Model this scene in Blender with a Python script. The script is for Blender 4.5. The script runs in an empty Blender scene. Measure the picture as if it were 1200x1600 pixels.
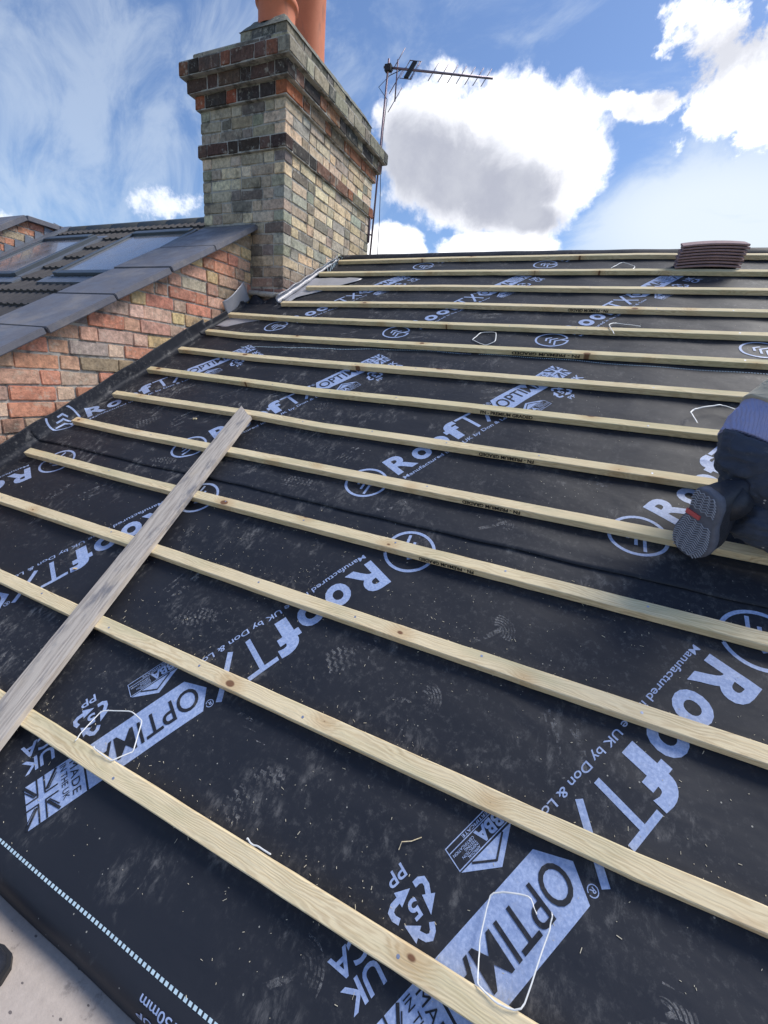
import bpy, bmesh, math, random
from mathutils import Vector, Matrix, noise
R = math.radians
random.seed(7)
sc = bpy.context.scene
COL = sc.collection
# ------------------------------------------------------------------ camera
H = 8.0                                  # eye height above the ground sheet
RIGHT = Vector((0.9064055, 0.4128244, 0.0894707))
DOWN = Vector((0.2025778, -0.2389652, -0.9496620))
FWD = Vector((-0.3706633, 0.8789036, -0.3002284))
FPX = 663.537
CAMLOC = Vector((0, 0, H))
cam = bpy.data.cameras.new('camera')
camo = bpy.data.objects.new('camera', cam); COL.objects.link(camo)
cam.sensor_fit = 'VERTICAL'; cam.sensor_height = 36; cam.sensor_width = 27
cam.lens = 36 * FPX / 1600
cam.clip_start = 0.02; cam.clip_end = 3000
camo.matrix_world = Matrix((( RIGHT.x, -DOWN.x, -FWD.x, 0), (RIGHT.y, -DOWN.y, -FWD.y, 0), (RIGHT.z, -DOWN.z, -FWD.z, H), (0, 0, 0, 1)))
sc.camera = camo
sc.view_settings.view_transform = 'Standard'; sc.view_settings.look = 'None'
sc.view_settings.exposure = 0.72; sc.view_settings.gamma = 1.0
SUN_AZ = 42.0      # degrees from +X towards +Y
SUN_EL = 54.0

# ------------------------------------------------------------------ node helper
class NT:
    def __init__(s, tree): s.t = tree; s.n = tree.nodes; s.l = tree.links
    def node(s, typ, **kw):
        n = s.n.new(typ)
        for k, v in kw.items(): setattr(n, k, v)
        return n
    def put(s, sock, v):
        if isinstance(v, bpy.types.NodeSocket): s.l.new(v, sock)
        elif v is not None:
            if isinstance(v, (tuple, list, Vector)) and len(v) == 3 and sock.type == 'RGBA': v = (*v, 1)
            sock.default_value = v
    def m(s, op, a, b=None, c=None, clamp=False):
        n = s.node('ShaderNodeMath', operation=op, use_clamp=clamp)
        s.put(n.inputs[0], a)
        if b is not None: s.put(n.inputs[1], b)
        if c is not None: s.put(n.inputs[2], c)
        return n.outputs[0]
    def vm(s, op, a, b=None):
        n = s.node('ShaderNodeVectorMath', operation=op)
        s.put(n.inputs[0], a)
        if b is not None: s.put(n.inputs[1], b)
        return n.outputs['Value'] if op in ('DOT_PRODUCT', 'LENGTH', 'DISTANCE') else n.outputs[0]
    def mix(s, f, a, b, mode='MIX'):
        n = s.node('ShaderNodeMix', data_type='RGBA', blend_type=mode)
        s.put(n.inputs[0], f); s.put(n.inputs[6], a); s.put(n.inputs[7], b)
        return n.outputs[2]
    def noise(s, vec, scale, detail=4, rough=.55, dist=0.0):
        n = s.node('ShaderNodeTexNoise')
        s.put(n.inputs['Vector'], vec); s.put(n.inputs['Scale'], scale); s.put(n.inputs['Detail'], detail)
        s.put(n.inputs['Roughness'], rough); s.put(n.inputs['Distortion'], dist)
        return n.outputs[0]
    def ramp(s, f, lo, hi, a=0.0, b=1.0):
        n = s.node('ShaderNodeMapRange', interpolation_type='SMOOTHSTEP')
        s.put(n.inputs[0], f); s.put(n.inputs[1], lo); s.put(n.inputs[2], hi); s.put(n.inputs[3], a); s.put(n.inputs[4], b)
        return n.outputs[0]
    def map(s, vec, scale=(1, 1, 1), rot=(0, 0, 0), loc=(0, 0, 0)):
        n = s.node('ShaderNodeMapping')
        s.put(n.inputs[0], vec); n.inputs['Scale'].default_value = scale; n.inputs['Rotation'].default_value = rot; n.inputs['Location'].default_value = loc
        return n.outputs[0]

# ------------------------------------------------------------------ sky
w = bpy.data.worlds.new("World"); sc.world = w; w.use_nodes = True
W = NT(w.node_tree); W.n.clear()
def cray(x, y): return (RIGHT * ((x - 600) / FPX) + DOWN * ((y - 800) / FPX) + FWD).normalized()
tc = W.node('ShaderNodeTexCoord'); D = W.vm('NORMALIZE', tc.outputs['Generated'])
sky = W.node('ShaderNodeTexSky', sky_type='NISHITA'); sky.sun_disc = False
sky.sun_elevation = R(SUN_EL); sky.sun_rotation = R(90 - SUN_AZ)
sky.air_density = 1.0; sky.dust_density = 0.6; sky.ozone_density = 2.0
def blob(x, y, a, b, ang=0):
    """soft patch of sky round one direction: 1 at its middle, 0 at its rim"""
    c = cray(x, y); e = (RIGHT - c * RIGHT.dot(c)).normalized(); f = c.cross(e)
    ca, sa = math.cos(R(ang)), math.sin(R(ang))
    e2 = e * ca + f * sa; f2 = f * ca - e * sa
    dist = Vector(((x - 600), (y - 800), FPX)).length
    k1 = dist / a; k2 = dist / b
    X = W.m('MULTIPLY', W.vm('DOT_PRODUCT', D, e2), k1); Y = W.m('MULTIPLY', W.vm('DOT_PRODUCT', D, f2), k2)
    r2 = W.m('ADD', W.m('MULTIPLY', X, X), W.m('MULTIPLY', Y, Y))
    front = W.m('GREATER_THAN', W.vm('DOT_PRODUCT', D, c), 0)
    return W.m('MULTIPLY', W.m('SUBTRACT', 1.0, W.m('SQRT', r2)), front)
def mx(*a):
    r = a[0]
    for q in a[1:]: r = W.m('MAXIMUM', r, q)
    return r
big = mx(blob(680, 245, 112, 98, 10), blob(785, 232, 112, 100), blob(868, 262, 92, 100), blob(760, 295, 165, 74), blob(815, 330, 105, 50),
         blob(610, 386, 62, 40), blob(775, 386, 105, 30))
ur = mx(blob(1165, 125, 130, 120), blob(1130, 60, 110, 75, 30), blob(1020, 165, 90, 30), blob(1120, 185, 110, 34), blob(1180, 215, 60, 36, -25), blob(1260, 60, 160, 160))
sml = mx(blob(255, 323, 60, 30), blob(-5, 348, 40, 28))
nz = W.noise(D, 9, 9, .62, .3); nz2 = W.noise(D, 30, 6, .6)
dens = W.m('ADD', big, W.m('MULTIPLY', W.m('SUBTRACT', nz, .5), 1.0))
dens = W.m('ADD', dens, W.m('MULTIPLY', W.m('SUBTRACT', nz2, .5), .55))
mbig = W.ramp(dens, .03, .30)
dens2 = W.m('ADD', ur, W.m('MULTIPLY', W.m('SUBTRACT', nz, .5), 2.6))
dens2 = W.m('ADD', dens2, W.m('MULTIPLY', W.m('SUBTRACT', nz2, .5), .9))
mur = W.ramp(dens2, .22, .52)
dens3 = W.m('ADD', sml, W.m('MULTIPLY', W.m('SUBTRACT', W.noise(D, 24, 7, .65), .5), 3.0))
mur = W.m('MAXIMUM', mur, W.m('MULTIPLY', W.ramp(dens3, .2, .95), .62))
# thin high cloud: long streaks, strong low down to the right
str1 = W.noise(W.map(D, (3, 9, 5), (0.3, 0.5, 0.9)), 1.6, 8, .62, .6)
lowr = W.ramp(blob(1120, 345, 330, 150), 0.0, .8)
left = W.ramp(blob(120, 180, 520, 330), 0.0, .9)
cir = W.ramp(W.m('ADD', str1, W.m('ADD', W.m('MULTIPLY', lowr, .42), W.m('MULTIPLY', left, .16))), .46, .80)
cirv = W.m('MULTIPLY', cir, W.m('ADD', W.m('MULTIPLY', lowr, .60), .38))
# thicker, greyer bellies
grey = mx(blob(705, 275, 165, 92, 8), blob(785, 310, 150, 72), blob(640, 245, 90, 75), blob(835, 340, 80, 36))
gm = W.ramp(W.m('ADD', grey, W.m('MULTIPLY', W.m('SUBTRACT', nz, .5), 1.0)), .02, .62)
grey2 = mx(blob(1115, 100, 170, 50, -35), blob(1190, 60, 170, 60, -10))
gm = W.m('MAXIMUM', gm, W.m('MULTIPLY', W.ramp(W.m('ADD', grey2, W.m('MULTIPLY', W.m('SUBTRACT', W.noise(D, 16, 7, .65), .5), 1.8)), .0, .9), .75))
ccol = W.mix(gm, (.92, .92, .94), (.31, .325, .385))
ccol = W.mix(W.m('MULTIPLY', W.ramp(W.noise(D, 14, 7, .6), .35, .7), .55), ccol, W.mix(gm, (.70, .73, .80), (.42, .435, .48)))
skyc = W.mix(1.0, sky.outputs[0], (.90, 1.0, 1.16), 'MULTIPLY')
bg1 = W.node('ShaderNodeBackground'); W.put(bg1.inputs[0], skyc); bg1.inputs[1].default_value = .082
bg2 = W.node('ShaderNodeBackground'); W.put(bg2.inputs[0], ccol); bg2.inputs[1].default_value = 1.0
bg3 = W.node('ShaderNodeBackground'); W.put(bg3.inputs[0], (.54, .60, .66, 1)); bg3.inputs[1].default_value = .95
ms1 = W.node('ShaderNodeMixShader'); W.put(ms1.inputs[0], cirv); W.l.new(bg1.outputs[0], ms1.inputs[1]); W.l.new(bg3.outputs[0], ms1.inputs[2])
ms2 = W.node('ShaderNodeMixShader'); W.put(ms2.inputs[0], W.m('MAXIMUM', mbig, mur)); W.l.new(ms1.outputs[0], ms2.inputs[1]); W.l.new(bg2.outputs[0], ms2.inputs[2])
wo = W.node('ShaderNodeOutputWorld'); W.l.new(ms2.outputs[0], wo.inputs[0])
# ------------------------------------------------------------------ sun
sl = bpy.data.lights.new('sun', 'SUN'); sl.energy = 2.3; sl.angle = R(24.0); sl.color = (1, .95, .87)
so = bpy.data.objects.new('sun', sl); COL.objects.link(so)
sd = Vector((math.cos(R(SUN_AZ)) * math.cos(R(SUN_EL)), math.sin(R(SUN_AZ)) * math.cos(R(SUN_EL)), math.sin(R(SUN_EL))))
so.rotation_euler = sd.to_track_quat('Z', 'Y').to_euler(); so.location = (0, 0, 30)

# ------------------------------------------------------------------ object helpers
def setp(o, label=None, cat=None, group=None, kind=None):
    for k, v in (('label', label), ('category', cat), ('group', group), ('kind', kind)):
        if v: o[k] = v
    return o
def link(name, me, mat=None, parent=None, smooth=False):
    o = bpy.data.objects.new(name, me); COL.objects.link(o)
    if mat is not None:
        for m_ in (mat if isinstance(mat, (list, tuple)) else [mat]): me.materials.append(m_)
    if smooth:
        for p in me.polygons: p.use_smooth = True
    if parent is not None: o.parent = parent
    return o
def from_bm(name, bm, mat, parent=None, smooth=False):
    me = bpy.data.meshes.new(name); bm.normal_update(); bm.to_mesh(me); bm.free()
    return link(name, me, mat, parent, smooth)
def origin_to(o, p):
    """move an unparented mesh's origin to p, geometry stays"""
    o.data.transform(Matrix.Translation(-Vector(p))); o.location = p
    return o
def base(o):
    vs = [v.co for v in o.data.vertices]
    lo = Vector([min(v[i] for v in vs) for i in range(3)]); hi = Vector([max(v[i] for v in vs) for i in range(3)])
    c = Vector(((lo.x + hi.x) / 2, (lo.y + hi.y) / 2, lo.z)); kids = list(o.children)
    origin_to(o, c)
    for k in kids: k.matrix_parent_inverse = Matrix.Translation(-c)
    return o
def empty(name, loc, label, cat, group=None):
    o = bpy.data.objects.new(name, None); COL.objects.link(o); o.location = loc; o.empty_display_size = .1
    setp(o, label, cat, group); return o
def adopt(parent, *obs):
    for o in obs: o.parent = parent; o.matrix_parent_inverse = Matrix.Translation(-Vector(parent.location))
def box(bm, c, ax, half, jit=0, col=None, lay=None):
    """box with centre c, axes ax (3 vectors), half sizes"""
    vs = []
    for sx in (-1, 1):
        for sy in (-1, 1):
            for sz in (-1, 1):
                p = c + ax[0] * half[0] * sx + ax[1] * half[1] * sy + ax[2] * half[2] * sz
                if jit: p = p + Vector([random.uniform(-jit, jit) for _ in range(3)])
                vs.append(bm.verts.new(p))
    for f in ((0, 1, 3, 2), (4, 6, 7, 5), (0, 4, 5, 1), (2, 3, 7, 6), (0, 2, 6, 4), (1, 5, 7, 3)):
        fc = bm.faces.new([vs[i] for i in f])
        if lay is not None:
            for lp in fc.loops: lp[lay] = (*col, 1)
    return vs
def abox(bm, x0, x1, y0, y1, z0, z1, **k):
    return box(bm, Vector(((x0 + x1) / 2, (y0 + y1) / 2, (z0 + z1) / 2)), (Vector((1, 0, 0)), Vector((0, 1, 0)), Vector((0, 0, 1))), ((x1 - x0) / 2, (y1 - y0) / 2, (z1 - z0) / 2), **k)
def tube(bm, pts, r, seg=8, closed=False, flat=1.0, up=None):
    pts = [Vector(p) for p in pts]; n = len(pts); rings = []
    for i, p in enumerate(pts):
        if closed: d = pts[(i + 1) % n] - pts[i - 1]
        else: d = pts[min(i + 1, n - 1)] - pts[max(i - 1, 0)]
        d.normalize(); a = Vector(up) if up is not None else Vector((0, 0, 1))
        if abs(d.dot(a)) > .95 and up is None: a = Vector((1, 0, 0))
        s = d.cross(a).normalized(); t = s.cross(d)
        rr = r[i] if isinstance(r, (list, tuple)) else r
        rings.append([bm.verts.new(p + s * math.cos(2 * math.pi * k / seg) * rr + t * math.sin(2 * math.pi * k / seg) * rr * flat) for k in range(seg)])
    m = n if closed else n - 1
    for i in range(m):
        A, B = rings[i], rings[(i + 1) % n]
        for k in range(seg): bm.faces.new((A[k], A[(k + 1) % seg], B[(k + 1) % seg], B[k]))
    if not closed: bm.faces.new(rings[0][::-1]); bm.faces.new(rings[-1])
def lathe(bm, c, prof, seg=32, cap=False):
    rings = [[bm.verts.new((c[0] + r * math.cos(2 * math.pi * k / seg), c[1] + r * math.sin(2 * math.pi * k / seg), c[2] + z)) for k in range(seg)] for r, z in prof]
    for A, B in zip(rings, rings[1:]):
        for k in range(seg): bm.faces.new((A[k], A[(k + 1) % seg], B[(k + 1) % seg], B[k]))
    if cap: bm.faces.new(rings[-1])

# ------------------------------------------------------------------ materials
def mat(name, f):
    m_ = bpy.data.materials.new(name); m_.use_nodes = True
    T = NT(m_.node_tree); T.n.clear()
    out = T.node('ShaderNodeOutputMaterial'); b = T.node('ShaderNodeBsdfPrincipled')
    T.l.new(b.outputs[0], out.inputs[0])
    co = T.node('ShaderNodeTexCoord').outputs['Object']
    f(T, b, co); return m_
def bump(T, b, h, strength=.5, dist=.002):
    n = T.node('ShaderNodeBump'); T.put(n.inputs['Strength'], strength); T.put(n.inputs['Distance'], dist); T.put(n.inputs['Height'], h)
    T.l.new(n.outputs[0], b.inputs['Normal'])
def simple(name, c, rough=.6, metal=0.0, var=.15, sc_=20, bs=.3, bd=.001, spec=.5):
    def f(T, b, co):
        n = T.noise(co, sc_, 5); col = T.mix(n, tuple(x * (1 - var) for x in c), tuple(min(1, x * (1 + var)) for x in c))
        T.put(b.inputs['Base Color'], col); b.inputs['Roughness'].default_value = rough; b.inputs['Metallic'].default_value = metal
        b.inputs['Specular IOR Level'].default_value = spec
        bump(T, b, T.noise(co, sc_ * 4, 4), bs, bd)
    return mat(name, f)
V0, HCAM, G = 13.81106, 1.114001, .3
NV = Vector((0, -0.50833686, 0.86115831)); VV = Vector((0, 0.86115831, 0.50833686))
def felt_dust(T, co):
    """pale dust, boot scuffs and fine grit lying on the membrane"""
    g1 = T.noise(co, 1.3, 3, .5); fine = T.noise(co, 55, 8, .75); str_ = T.noise(T.map(co, (11, 6, 6), (0, 0, .6)), 3.2, 8, .75, .35)
    prints = T.noise(co, 5.5, 4, .6, .3)
    a = T.m('MULTIPLY', T.ramp(str_, .47, .74), T.ramp(prints, .50, .64))
    b_ = T.m('MULTIPLY', T.ramp(fine, .50, .76), T.ramp(g1, .34, .66))
    return T.m('ADD', T.m('MULTIPLY', a, .80), T.m('MULTIPLY', b_, .45), clamp=True)
def f_felt(T, b, co):
    geo = T.node('ShaderNodeNewGeometry').outputs['Position']
    d = felt_dust(T, geo)
    lft = T.node('ShaderNodeSeparateXYZ'); T.put(lft.inputs[0], geo)
    trod = T.ramp(lft.outputs[0], -.3, -2.2, .55, 1.25)       # the walked-on end by the party wall carries more dust
    d = T.m('MULTIPLY', d, trod, clamp=True)
    c = T.mix(T.noise(geo, 2.0, 3), (.009, .0115, .019), (.018, .021, .031))
    c = T.mix(T.m('MULTIPLY', T.noise(geo, 5, 5), .14), c, (.07, .068, .07))
    c = T.mix(d, c, (.30, .29, .28))
    vo = T.node('ShaderNodeTexVoronoi'); T.put(vo.inputs['Vector'], geo); vo.inputs['Scale'].default_value = 42
    sp = T.m('MULTIPLY', T.m('LESS_THAN', vo.outputs['Distance'], .07), T.ramp(T.noise(geo, 7, 2), .5, .6))
    c = T.mix(T.m('MULTIPLY', sp, .7), c, (.5, .48, .42))
    T.put(b.inputs['Base Color'], c)
    T.put(b.inputs['Roughness'], T.m('ADD', .50, T.m('MULTIPLY', T.noise(geo, 6, 4), .22)))
    b.inputs['Specular IOR Level'].default_value = .33
    wr = T.noise(T.map(geo, (1, 1.9, 1.9), (0, 0, .25)), 4.2, 3, .45, .25)
    web = T.noise(geo, 260, 2, .5)
    h = T.m('ADD', T.m('MULTIPLY', wr, 1.0), T.m('MULTIPLY', web, .012))
    bump(T, b, h, .5, .016)
M_felt = mat('membrane_black', f_felt)
def f_print(T, b, co):
    geo = T.node('ShaderNodeNewGeometry').outputs['Position']
    d = felt_dust(T, geo); mott = T.noise(geo, 140, 4, .7)
    c = T.mix(T.ramp(mott, .35, .75), (.27, .36, .60), (.50, .60, .84))
    c = T.mix(T.m('MULTIPLY', T.noise(geo, 24, 5, .7), .45), c, (.28, .34, .50))
    c = T.mix(T.m('MULTIPLY', T.ramp(T.noise(geo, 60, 7, .8), .60, .72), .55), c, (.05, .06, .10))
    c = T.mix(T.m('MULTIPLY', d, .7), c, (.42, .42, .44))
    T.put(b.inputs['Base Color'], c); b.inputs['Roughness'].default_value = .5
M_print = mat('print_light_blue', f_print)
def f_line(T, b, co):
    geo = T.node('ShaderNodeNewGeometry').outputs['Position']
    T.put(b.inputs['Base Color'], T.mix(T.noise(geo, 90, 4), (.38, .52, .62), (.62, .78, .84))); b.inputs['Roughness'].default_value = .5
M_line = mat('print_pale_line', f_line)
def f_batten(T, b, co):
    oi = T.node('ShaderNodeObjectInfo').outputs['Random']
    off = T.node('ShaderNodeCombineXYZ'); T.put(off.inputs[0], T.m('MULTIPLY', oi, 37.0)); T.put(off.inputs[1], T.m('MULTIPLY', oi, 11.0))
    p = T.vm('ADD', co, off.outputs[0])
    # knots: sparse points on the face, the grain runs round them
    ac = T.vm('DOT_PRODUCT', p, (0, .861, .508)); sx_ = T.node('ShaderNodeSeparateXYZ'); T.put(sx_.inputs[0], p)
    cb = T.node('ShaderNodeCombineXYZ'); T.put(cb.inputs[0], T.m('MULTIPLY', sx_.outputs[0], 2.3)); T.put(cb.inputs[1], T.m('MULTIPLY', ac, 14.0))
    kv = T.node('ShaderNodeTexVoronoi', feature='F1', voronoi_dimensions='2D'); T.put(kv.inputs['Vector'], cb.outputs[0]); kv.inputs['Scale'].default_value = 1.0
    df = T.vm('SUBTRACT', kv.outputs['Position'], cb.outputs[0]); dm = T.vm('MULTIPLY', df, (1 / 2.3, 1 / 14.0, 0)); kd = T.vm('LENGTH', T.vm('MULTIPLY', dm, (.62, 1.0, 0)))
    rk = T.node('ShaderNodeSeparateColor'); T.put(rk.inputs[0], kv.outputs['Color'])
    kr = T.m('SUBTRACT', T.m('MULTIPLY', rk.outputs[0], .026), .0118)
    knot = T.ramp(T.m('SUBTRACT', kd, kr), .0015, -.0025); halo = T.m('MULTIPLY', T.ramp(T.m('SUBTRACT', kd, kr), .035, 0.0), T.m('GREATER_THAN', kr, 0.0))
    knot = T.m('MULTIPLY', knot, T.m('GREATER_THAN', kr, 0.0))
    yz = T.node('ShaderNodeSeparateXYZ'); T.put(yz.inputs[0], p)
    wob = T.noise(T.map(p, (1.1, 6, 6)), 2.2, 4, .5)
    ring = T.m('SINE', T.m('ADD', T.m('MULTIPLY', T.m('ADD', yz.outputs[1], T.m('MULTIPLY', yz.outputs[2], .6)), 780), T.m('ADD', T.m('MULTIPLY', wob, 105), T.m('MULTIPLY', halo, 14))))
    fib = T.noise(T.map(p, (9, 260, 260)), 1, 4, .7)
    c = T.mix(T.m('MULTIPLY', T.ramp(ring, -.9, 1.0), T.ramp(T.noise(T.map(p, (1.3, 5, 5)), 3, 2), .3, .65, .25, 1)), (.80, .675, .45), (.60, .47, .29))
    c = T.mix(T.m('MULTIPLY', T.ramp(fib, .35, .7), .5), c, (.84, .745, .55))
    c = T.mix(T.ramp(T.noise(T.map(p, (2, 9, 9)), 1.7, 4), .45, .75, 0, .5), c, (.44, .43, .27))
    c = T.mix(T.ramp(T.noise(T.map(p, (7, 14, 14)), 2.0, 5), .62, .78, 0, .35), c, (.52, .33, .20))
    c = T.mix(T.m('MULTIPLY', halo, .45), c, (.52, .32, .15))
    c = T.mix(T.m('MULTIPLY', knot, .88), c, (.15, .055, .030))
    tint = T.mix(oi, (.93, .93, .84), (1.06, 1.02, .97))
    c = T.mix(T.ramp(T.noise(T.map(p, (5, 60, 60)), 1.3, 5, .7), .55, .8, 0, .45), c, (.40, .38, .27))
    c = T.mix(1.0, c, tint, 'MULTIPLY')
    T.put(b.inputs['Base Color'], c); b.inputs['Roughness'].default_value = .78; b.inputs['Specular IOR Level'].default_value = .25
    bump(T, b, T.m('ADD', T.m('MULTIPLY', fib, 1.0), T.m('MULTIPLY', ring, .15)), .45, .0012)
M_batten = mat('treated_softwood', f_batten)
def f_plank(T, b, co):
    wob = T.noise(T.map(co, (6, .9, 6)), 2.2, 4, .5); s = T.node('ShaderNodeSeparateXYZ'); T.put(s.inputs[0], co)
    ring = T.m('SINE', T.m('ADD', T.m('MULTIPLY', s.outputs[0], 300), T.m('MULTIPLY', wob, 40)))
    fib = T.noise(T.map(co, (220, 7, 220)), 1, 5, .75)
    c = T.mix(T.ramp(ring, -1, 1), (.33, .28, .24), (.50, .44, .38))
    c = T.mix(T.ramp(fib, .35, .7), c, (.56, .50, .43))
    c = T.mix(T.ramp(T.noise(T.map(co, (9, 3, 9)), 1.6, 6, .65), .50, .66, 0, .8), c, (.16, .16, .18))
    c = T.mix(T.ramp(T.noise(T.map(co, (3, 2, 3)), 1.3, 3, .6), .55, .75, 0, .8), c, (.56, .46, .34))
    c = T.mix(T.ramp(T.noise(co, 45, 6, .75), .60, .74, 0, .6), c, (.66, .63, .60))
    T.put(b.inputs['Base Color'], c); b.inputs['Roughness'].default_value = .85; bump(T, b, T.m('ADD', fib, T.m('MULTIPLY', ring, .2)), .6, .0015)
M_plank = mat('weathered_board', f_plank)
def f_brick(T, b, co):
    at = T.node('ShaderNodeVertexColor', layer_name='col').outputs[0]
    geo = T.node('ShaderNodeNewGeometry').outputs['Position']
    n1 = T.noise(geo, 38, 6, .7); n2 = T.noise(geo, 9, 4, .6); n3 = T.noise(geo, 120, 4, .7)
    c = T.mix(T.ramp(n1, .25, .75), T.mix(1.0, at, (.60, .58, .58), 'MULTIPLY'), T.mix(1.0, at, (1.28, 1.24, 1.2), 'MULTIPLY'))
    c = T.mix(T.m('MULTIPLY', T.ramp(n2, .52, .72), .55), c, (.075, .072, .064))
    c = T.mix(T.m('MULTIPLY', T.ramp(T.noise(geo, 55, 5, .75), .56, .70), .55), c, T.mix(1.0, c, (.35, .34, .33), 'MULTIPLY'))
    c = T.mix(T.m('MULTIPLY', T.ramp(T.noise(geo, 14, 6, .7), .56, .66), .45), c, (.62, .56, .44))
    c = T.mix(T.m('MULTIPLY', T.ramp(T.noise(geo, 21, 5, .7), .58, .74), .50), c, (.50, .47, .42))
    T.put(b.inputs['Base Color'], c); b.inputs['Roughness'].default_value = .92; b.inputs['Specular IOR Level'].default_value = .2
    bump(T, b, T.m('ADD', n1, T.m('MULTIPLY', n3, .5)), .9, .006)
M_brick = mat('old_brick', f_brick)
def f_mortar(T, b, co):
    geo = T.node('ShaderNodeNewGeometry').outputs['Position']
    c = T.mix(T.noise(geo, 30, 6, .7), (.36, .33, .29), (.64, .60, .52)); c = T.mix(T.ramp(T.noise(geo, 9, 5, .7), .46, .62, 0, .8), c, (.10, .092, .084))
    T.put(b.inputs['Base Color'], c); b.inputs['Roughness'].default_value = .95; bump(T, b, T.noise(geo, 90, 5, .7), 1, .006)
M_mortar = mat('lime_mortar', f_mortar)
def f_coping(T, b, co):
    geo = T.node('ShaderNodeNewGeometry').outputs['Position']
    c = T.mix(T.noise(geo, 6, 5, .65), (.11, .11, .13), (.19, .187, .21)); c = T.mix(T.ramp(T.noise(geo, 70, 5, .8), .62, .75, 0, .5), c, (.26, .25, .25))
    c = T.mix(T.ramp(T.noise(geo, 3.4, 6, .75), .48, .66, 0, .8), c, (.24, .22, .215)); c = T.mix(T.ramp(T.noise(geo, 16, 6, .75), .56, .72, 0, .6), c, (.06, .06, .066))
    T.put(b.inputs['Base Color'], c); T.put(b.inputs['Roughness'], T.ramp(T.noise(geo, 11, 3), .3, .7, .42, .7)); bump(T, b, T.noise(geo, 40, 5, .7), .5, .003)
M_coping = mat('slate_coping', f_coping)
M_tile = simple('dark_roof_tile', (.075, .068, .066), .75, var=.45, sc_=9, bs=.5, bd=.003)
M_ridge = simple('dark_ridge_tile', (.06, .066, .066), .6, var=.4, sc_=7, bs=.5, bd=.003)
M_lead = simple('lead_sheet', (.20, .22, .26), .5, .35, .25, 14, .5, .003)
M_frame = simple('anodised_frame', (.13, .15, .17), .42, .6, .15, 12, .1)
def f_glass(T, b, co):
    T.put(b.inputs['Base Color'], T.mix(T.noise(co, 5, 4), (.20, .20, .21), (.30, .28, .30)))
    T.put(b.inputs['Roughness'], T.ramp(T.noise(co, 9, 5), .3, .7, .12, .30)); b.inputs['Specular IOR Level'].default_value = .9; b.inputs['IOR'].default_value = 1.6
    b.inputs['Coat Weight'].default_value = .6
M_glass = mat('skylight_glass', f_glass)
def f_pot(T, b, co):
    geo = T.node('ShaderNodeNewGeometry').outputs['Position']
    c = T.mix(T.noise(geo, 9, 5, .6), (.56, .135, .05), (.74, .23, .10)); c = T.mix(T.ramp(T.noise(T.map(geo, (6, 6, 2)), 2.2, 4), .55, .75, 0, .6), c, (.25, .10, .06))
    T.put(b.inputs['Base Color'], c); b.inputs['Roughness'].default_value = .65; bump(T, b, T.noise(T.map(geo, (3, 3, 60)), 2, 4), .3, .003)
M_pot = mat('terracotta', f_pot)
def f_cap(T, b, co):
    geo = T.node('ShaderNodeNewGeometry').outputs['Position']
    c = T.mix(T.noise(geo, 16, 6, .7), (.09, .09, .08), (.26, .26, .21)); c = T.mix(T.ramp(T.noise(geo, 26, 5, .7), .55, .68, 0, .8), c, (.42, .42, .33))
    T.put(b.inputs['Base Color'], c); b.inputs['Roughness'].default_value = .95; bump(T, b, T.noise(geo, 45, 6, .7), 1, .012)
M_cap = mat('lichen_mortar', f_cap)
M_steel = simple('mast_steel', (.20, .15, .19), .5, .5, .3, 30, .2)
M_alu = simple('aerial_aluminium', (.24, .20, .24), .45, .6, .2, 30, .2)
M_blackpl = simple('black_plastic', (.02, .02, .022), .5)
M_nail = simple('galvanised_nail', (.42, .46, .58), .4, .7, .2, 60, .2)
M_ink = simple('black_ink', (.016, .014, .014), .7, var=.5, sc_=150)
M_white = simple('white_plastic', (.78, .78, .76), .42, var=.06, sc_=30)
M_conc = simple('concrete_tile', (.30, .20, .20), .85, var=.35, sc_=30, bs=.7, bd=.003)
def f_deck(T, b, co):
    geo = T.node('ShaderNodeNewGeometry').outputs['Position']
    c = T.mix(T.noise(geo, 60, 6, .75), (.34, .29, .255), (.54, .47, .42)); c = T.mix(T.ramp(T.noise(geo, 17, 5, .7), .58, .70, 0, .55), c, (.13, .12, .12))
    vo = T.node('ShaderNodeTexVoronoi'); T.put(vo.inputs['Vector'], T.map(geo, (1, 1.9, 1), (0, 0, .6))); vo.inputs['Scale'].default_value = 30
    c = T.mix(T.m('MULTIPLY', T.m('LESS_THAN', vo.outputs['Distance'], .13), .8), c, (.07, .06, .065))
    T.put(b.inputs['Base Color'], c); b.inputs['Roughness'].default_value = .85; bump(T, b, T.noise(geo, 160, 4, .7), .6, .002)
M_deck = mat('gritty_flat_roof', f_deck)
M_under = simple('membrane_underside', (.42, .42, .45), .38, .15, .2, 8, .5, .006)
def f_cloth(c0, c1, weave=700, dust=.25, flecks=False):
    def f(T, b, co):
        geo = T.node('ShaderNodeNewGeometry').outputs['Position']
        c = T.mix(T.noise(geo, 9, 5, .6), c0, c1); c = T.mix(T.ramp(T.noise(geo, 30, 7, .75), .56, .78, 0, dust), c, (.30, .30, .32))
        if flecks:
            vo = T.node('ShaderNodeTexVoronoi'); T.put(vo.inputs['Vector'], geo); vo.inputs['Scale'].default_value = 24
            c = T.mix(T.m('MULTIPLY', T.m('LESS_THAN', vo.outputs['Distance'], .075), .85), c, (.6, .6, .62))
        T.put(b.inputs['Base Color'], c); b.inputs['Roughness'].default_value = .9; b.inputs['Specular IOR Level'].default_value = .2
        b.inputs['Sheen Weight'].default_value = .12
        bump(T, b, T.m('ADD', T.noise(T.map(geo, (1, 1, 2.2), (.4, .2, .5)), 16, 4, .5, .8), T.m('MULTIPLY', T.noise(geo, weave, 2), .04)), .8, .012)
    return f
M_trouser = mat('navy_work_trousers', f_cloth((.026, .033, .055), (.075, .090, .125), 700, .3, True))
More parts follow.
